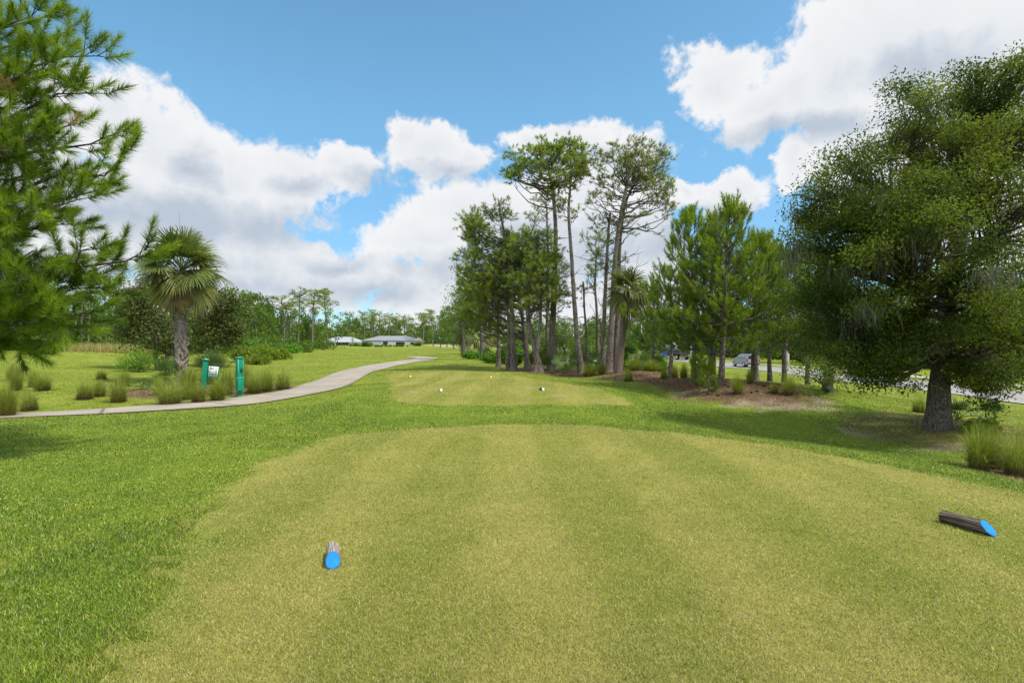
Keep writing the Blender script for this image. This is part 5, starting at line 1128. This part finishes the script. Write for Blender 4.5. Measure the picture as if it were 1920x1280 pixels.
p1, t1 = pole('pale concrete pole behind the slim pale trunk on the berm', 1477, 74, 520, .19)
p2, t2 = pole('pale concrete pole behind the leftmost berm pine trunk', 1297, 76, 560, .17)
p3, t3 = pole('thin pale pole beside the tan palm trunk', 1170, 125, 596, .24)
mb = MB()
for dx in (-.8, .8):
    for a_, b_ in ((t2, t3), (t1, t2)):
        A = np.array(a_)+np.array([dx, -.16, -.28]); Bq = np.array(b_)+np.array([dx, -.16, -.28]); mb.tube(bez(A, (A+Bq)/2+np.array([0, 0, -2.2]), Bq, 24), .014, 4, cap=False)
tag(mb.build('power_line', M['dark_iron']), 'thin power wires slung between the roadside poles', 'power line')
x, y, z = gp(1203, 108); h = (640-603)/F*108+EYE-z; lp = empty('street_lamp', (x, y, z), 'tall grey street lamp with an arm reaching left over the road side', 'street lamp')
mb = MB(); mb.tube([(0, 0, -.2), (0, 0, h*.5), (0, 0, h)], [.13, .11, .08], 10); mb.build('pole', M['lamp_metal'], lp, smooth=True)
mb = MB(); mb.tube(bez(np.array([0, 0, h-.1]), np.array([-.9, 0, h+.45]), np.array([-2.0, 0, h+.5]), 8), .045, 8); mb.build('arm', M['lamp_metal'], lp, smooth=True)
mb = MB(); mb.box((-2.3, 0, h+.5), (.75, .30, .16), taper=.8); bevel(mb.build('lamp_head', M['lamp_metal'], lp), .03)

# ------------------------------------------------------------------ vehicles driving away on the road
def wheel(parent, x, y, r, w, dark, rim):
    mb = MB(); mb.tube([(x-w/2, y, r), (x-w/2+.03, y, r), (x+w/2-.03, y, r), (x+w/2, y, r)], [r*.9, r, r, r*.9], 20); o = mb.build('wheel', dark, parent)
    for s_ in (-1, 1):
        mb = MB(); mb.tube([(x+s_*(w/2+.002), y, r), (x+s_*(w/2+.02), y, r)], [r*.62, r*.5], 14); mb.build('rim', rim, o)
def loft(mb, secs):
    """closed body from cross sections (y, half width low, half width high, z low, z high)"""
    v = []
    for (y, wl, wh, zl, zh) in secs: v += [(-wl, y, zl), (wl, y, zl), (wl*1.01, y, zl+(zh-zl)*.55), (wh, y, zh), (-wh, y, zh), (-wl*1.01, y, zl+(zh-zl)*.55)]
    v = np.array(v); n = len(secs); f = []
    for i in range(n-1):
        for j in range(6): k = (j+1) % 6; f.append((i*6+j, i*6+k, i*6+6+k, i*6+6+j))
    mb.add(v, f); mb.add(v, [tuple(range(5, -1, -1)), tuple((n-1)*6+j for j in range(6))])
M['silver_paint'] = pmat('silver_paint', (.30, .32, .34), .3, .5, .35); M['black_rubber'] = pmat('black_rubber', (.018, .018, .018), .8, .2); M['alloy'] = pmat('alloy', (.5, .5, .5), .35, .5, .6); M['tail_red'] = pmat('tail_red', (.42, .018, .02), .3, .5); M['plastic_grey'] = pmat('plastic_grey', (.07, .07, .072), .6, .3); M['plate_white'] = pmat('plate_white', (.65, .66, .62), .5)
M['truck_blue'] = pmat('truck_blue', (.02, .075, .42), .35, .5); M['truck_white'] = pmat('truck_white', (.72, .74, .76), .35, .5); M['deck_black'] = pmat('deck_black', (.028, .03, .033), .6, .3, noise=(6, .3))
Y = 76; x = 31.2; z = H(x, Y)+.05
sv = empty('parked_car', (x, Y, z), 'silver sport utility car with red tail lights seen from behind on the road', 'car'); sv.name = 'sport_utility_car'; sv.rotation_euler = (0, 0, R(2))
mb = MB(); loft(mb, [(-2.3, .80, .82, .45, .98), (-2.22, .90, .90, .36, 1.04), (1.0, .92, .90, .30, 1.06), (1.9, .90, .84, .30, 1.0), (2.35, .78, .70, .38, .86)]); bevel(mb.build('body', M['silver_paint'], sv, smooth=False), .05, 3)
mb = MB(); loft(mb, [(-2.18, .80, .66, 1.03, 1.66), (-1.9, .84, .68, 1.03, 1.74), (.2, .84, .68, 1.03, 1.75), (1.15, .82, .60, 1.03, 1.30)]); bevel(mb.build('cabin', M['silver_paint'], sv), .05, 3)
mb = MB(); mb.add([(-.66, -2.215, 1.12), (.66, -2.215, 1.12), (.56, -2.20, 1.58), (-.56, -2.20, 1.58), (-.66, -2.17, 1.12), (.66, -2.17, 1.12), (.56, -2.10, 1.58), (-.56, -2.10, 1.58)], [(0, 1, 2, 3), (4, 7, 6, 5), (0, 4, 5, 1), (1, 5, 6, 2), (2, 6, 7, 3), (3, 7, 4, 0)]); mb.build('rear_window', M['dark_glass'], sv)
for s_ in (-1, 1):
    for y0, y1 in ((-1.75, -.75), (-.65, .35)):
        mb = MB(); mb.add([(s_*.855, y0, 1.12), (s_*.855, y1, 1.12), (s_*.735, y1-.05, 1.58), (s_*.735, y0+.08, 1.58)], [(0, 1, 2, 3)]); mb.add([(s_*.83, y0, 1.12), (s_*.83, y1, 1.12), (s_*.71, y1-.05, 1.58), (s_*.71, y0+.08, 1.58)], [(3, 2, 1, 0)]); mb.build('side_window', M['dark_glass'], sv)
    mb = MB(); mb.box((s_*.79, -2.29, .97), (.20, .10, .34)); bevel(mb.build('tail_light', M['tail_red'], sv), .02)
    mb = MB(); mb.box((s_*.98, .75, 1.12), (.16, .10, .14)); mb.build('mirror', M['silver_paint'], sv)
    for y0 in (-1.45, 1.45): wheel(sv, s_*.80, y0, .37, .26, M['black_rubber'], M['alloy'])
mb = MB(); mb.box((0, -2.36, .50), (1.62, .14, .24)); bevel(mb.build('bumper', M['plastic_grey'], sv), .04)
mb = MB(); mb.box((0, -2.32, .86), (.34, .03, .16)); mb.build('licence_plate', M['plate_white'], sv)
mb = MB()
for s_ in (-1, 1): mb.tube([(s_*.60, -1.7, 1.80), (s_*.60, .1, 1.80)], [.02, .02], 6)
mb.build('roof_rails', M['plastic_grey'], sv)
Y = 106; x = 30.4; z = H(x, Y)+.05
tk = empty('flatbed_truck', (x, Y, z), 'blue and white truck with a dark low flatbed on the road', 'truck'); tk.rotation_euler = (0, 0, R(14))
mb = MB(); loft(mb, [(.9, 1.1, 1.1, .7, 2.0), (2.6, 1.1, 1.1, .6, 2.0), (3.6, 1.05, 1.0, .6, 1.55), (4.2, .95, .9, .6, 1.45)]); bevel(mb.build('cab', M['truck_blue'], tk), .06, 2)
mb = MB(); loft(mb, [(.92, 1.05, .95, 2.0, 3.05), (2.1, 1.05, .95, 2.0, 3.15), (2.9, 1.02, .85, 2.0, 2.6)]); bevel(mb.build('cab_top', M['truck_white'], tk), .08, 2)
mb = MB(); mb.box((0, .90, 2.45), (1.1, .06, .55)); mb.build('rear_window', M['dark_glass'], tk)
for s_ in (-1, 1):
    mb = MB(); mb.box((s_*1.02, 1.9, 2.42), (.05, .8, .5)); mb.build('side_window', M['dark_glass'], tk)
    mb = MB(); mb.box((s_*1.06, -3.93, .92), (.22, .05, .14)); mb.build('tail_light', M['tail_red'], tk)
mb = MB(); mb.box((0, 1.9, 1.82), (2.24, 1.6, .16)); mb.build('white_band', M['truck_white'], tk)
mb = MB(); mb.box((0, -1.6, 1.05), (2.4, 4.7, .22)); mb.box((0, .72, 1.55), (2.3, .10, .9)); mb.box((0, -1.4, .78), (.9, 4.6, .3)); bevel(mb.build('flatbed', M['deck_black'], tk), .02)
mb = MB(); mb.box((0, -3.9, .70), (2.3, .10, .26)); mb.build('rear_bumper', M['plastic_grey'], tk)
for s_ in (-1, 1):
    for y0 in (-2.4, 2.9): wheel(tk, s_*.92, y0, .48, .36, M['black_rubber'], M['alloy'])
# pine cones on the needle mulch
rg = np.random.default_rng(88); pcm = pmat('cone_brown', (.06, .038, .024), .8); cone0 = None
for i, (px, py) in enumerate([(1322, 728), (1443, 730), (1420, 735), (1366, 726), (1460, 722), (1433, 724), (1409, 738), (1346, 742)]):
    x_, y_ = G(px, py)
    if cone0 is None:
        mb = MB(); tt = np.linspace(0, 1, 9); mb.tube(np.stack([tt*.13-.065, 0*tt, 0*tt+.03], 1), .042*np.sin(np.clip(tt*.86+.1, 0, 1)*math.pi)+.004, 8, lump=.16, rg=rg); cone0 = mb.build('pine_cone', pcm); o = cone0
        tag(o, 'small dark pine cone lying on the needle mulch below the berm pines', 'pine cone', 'pine cones on the mulch')
    else: o = cone0.copy(); COL.objects.link(o)
    place(o, (x_, y_, H(x_, y_)), rg.uniform(0, 6.28), 1.0)
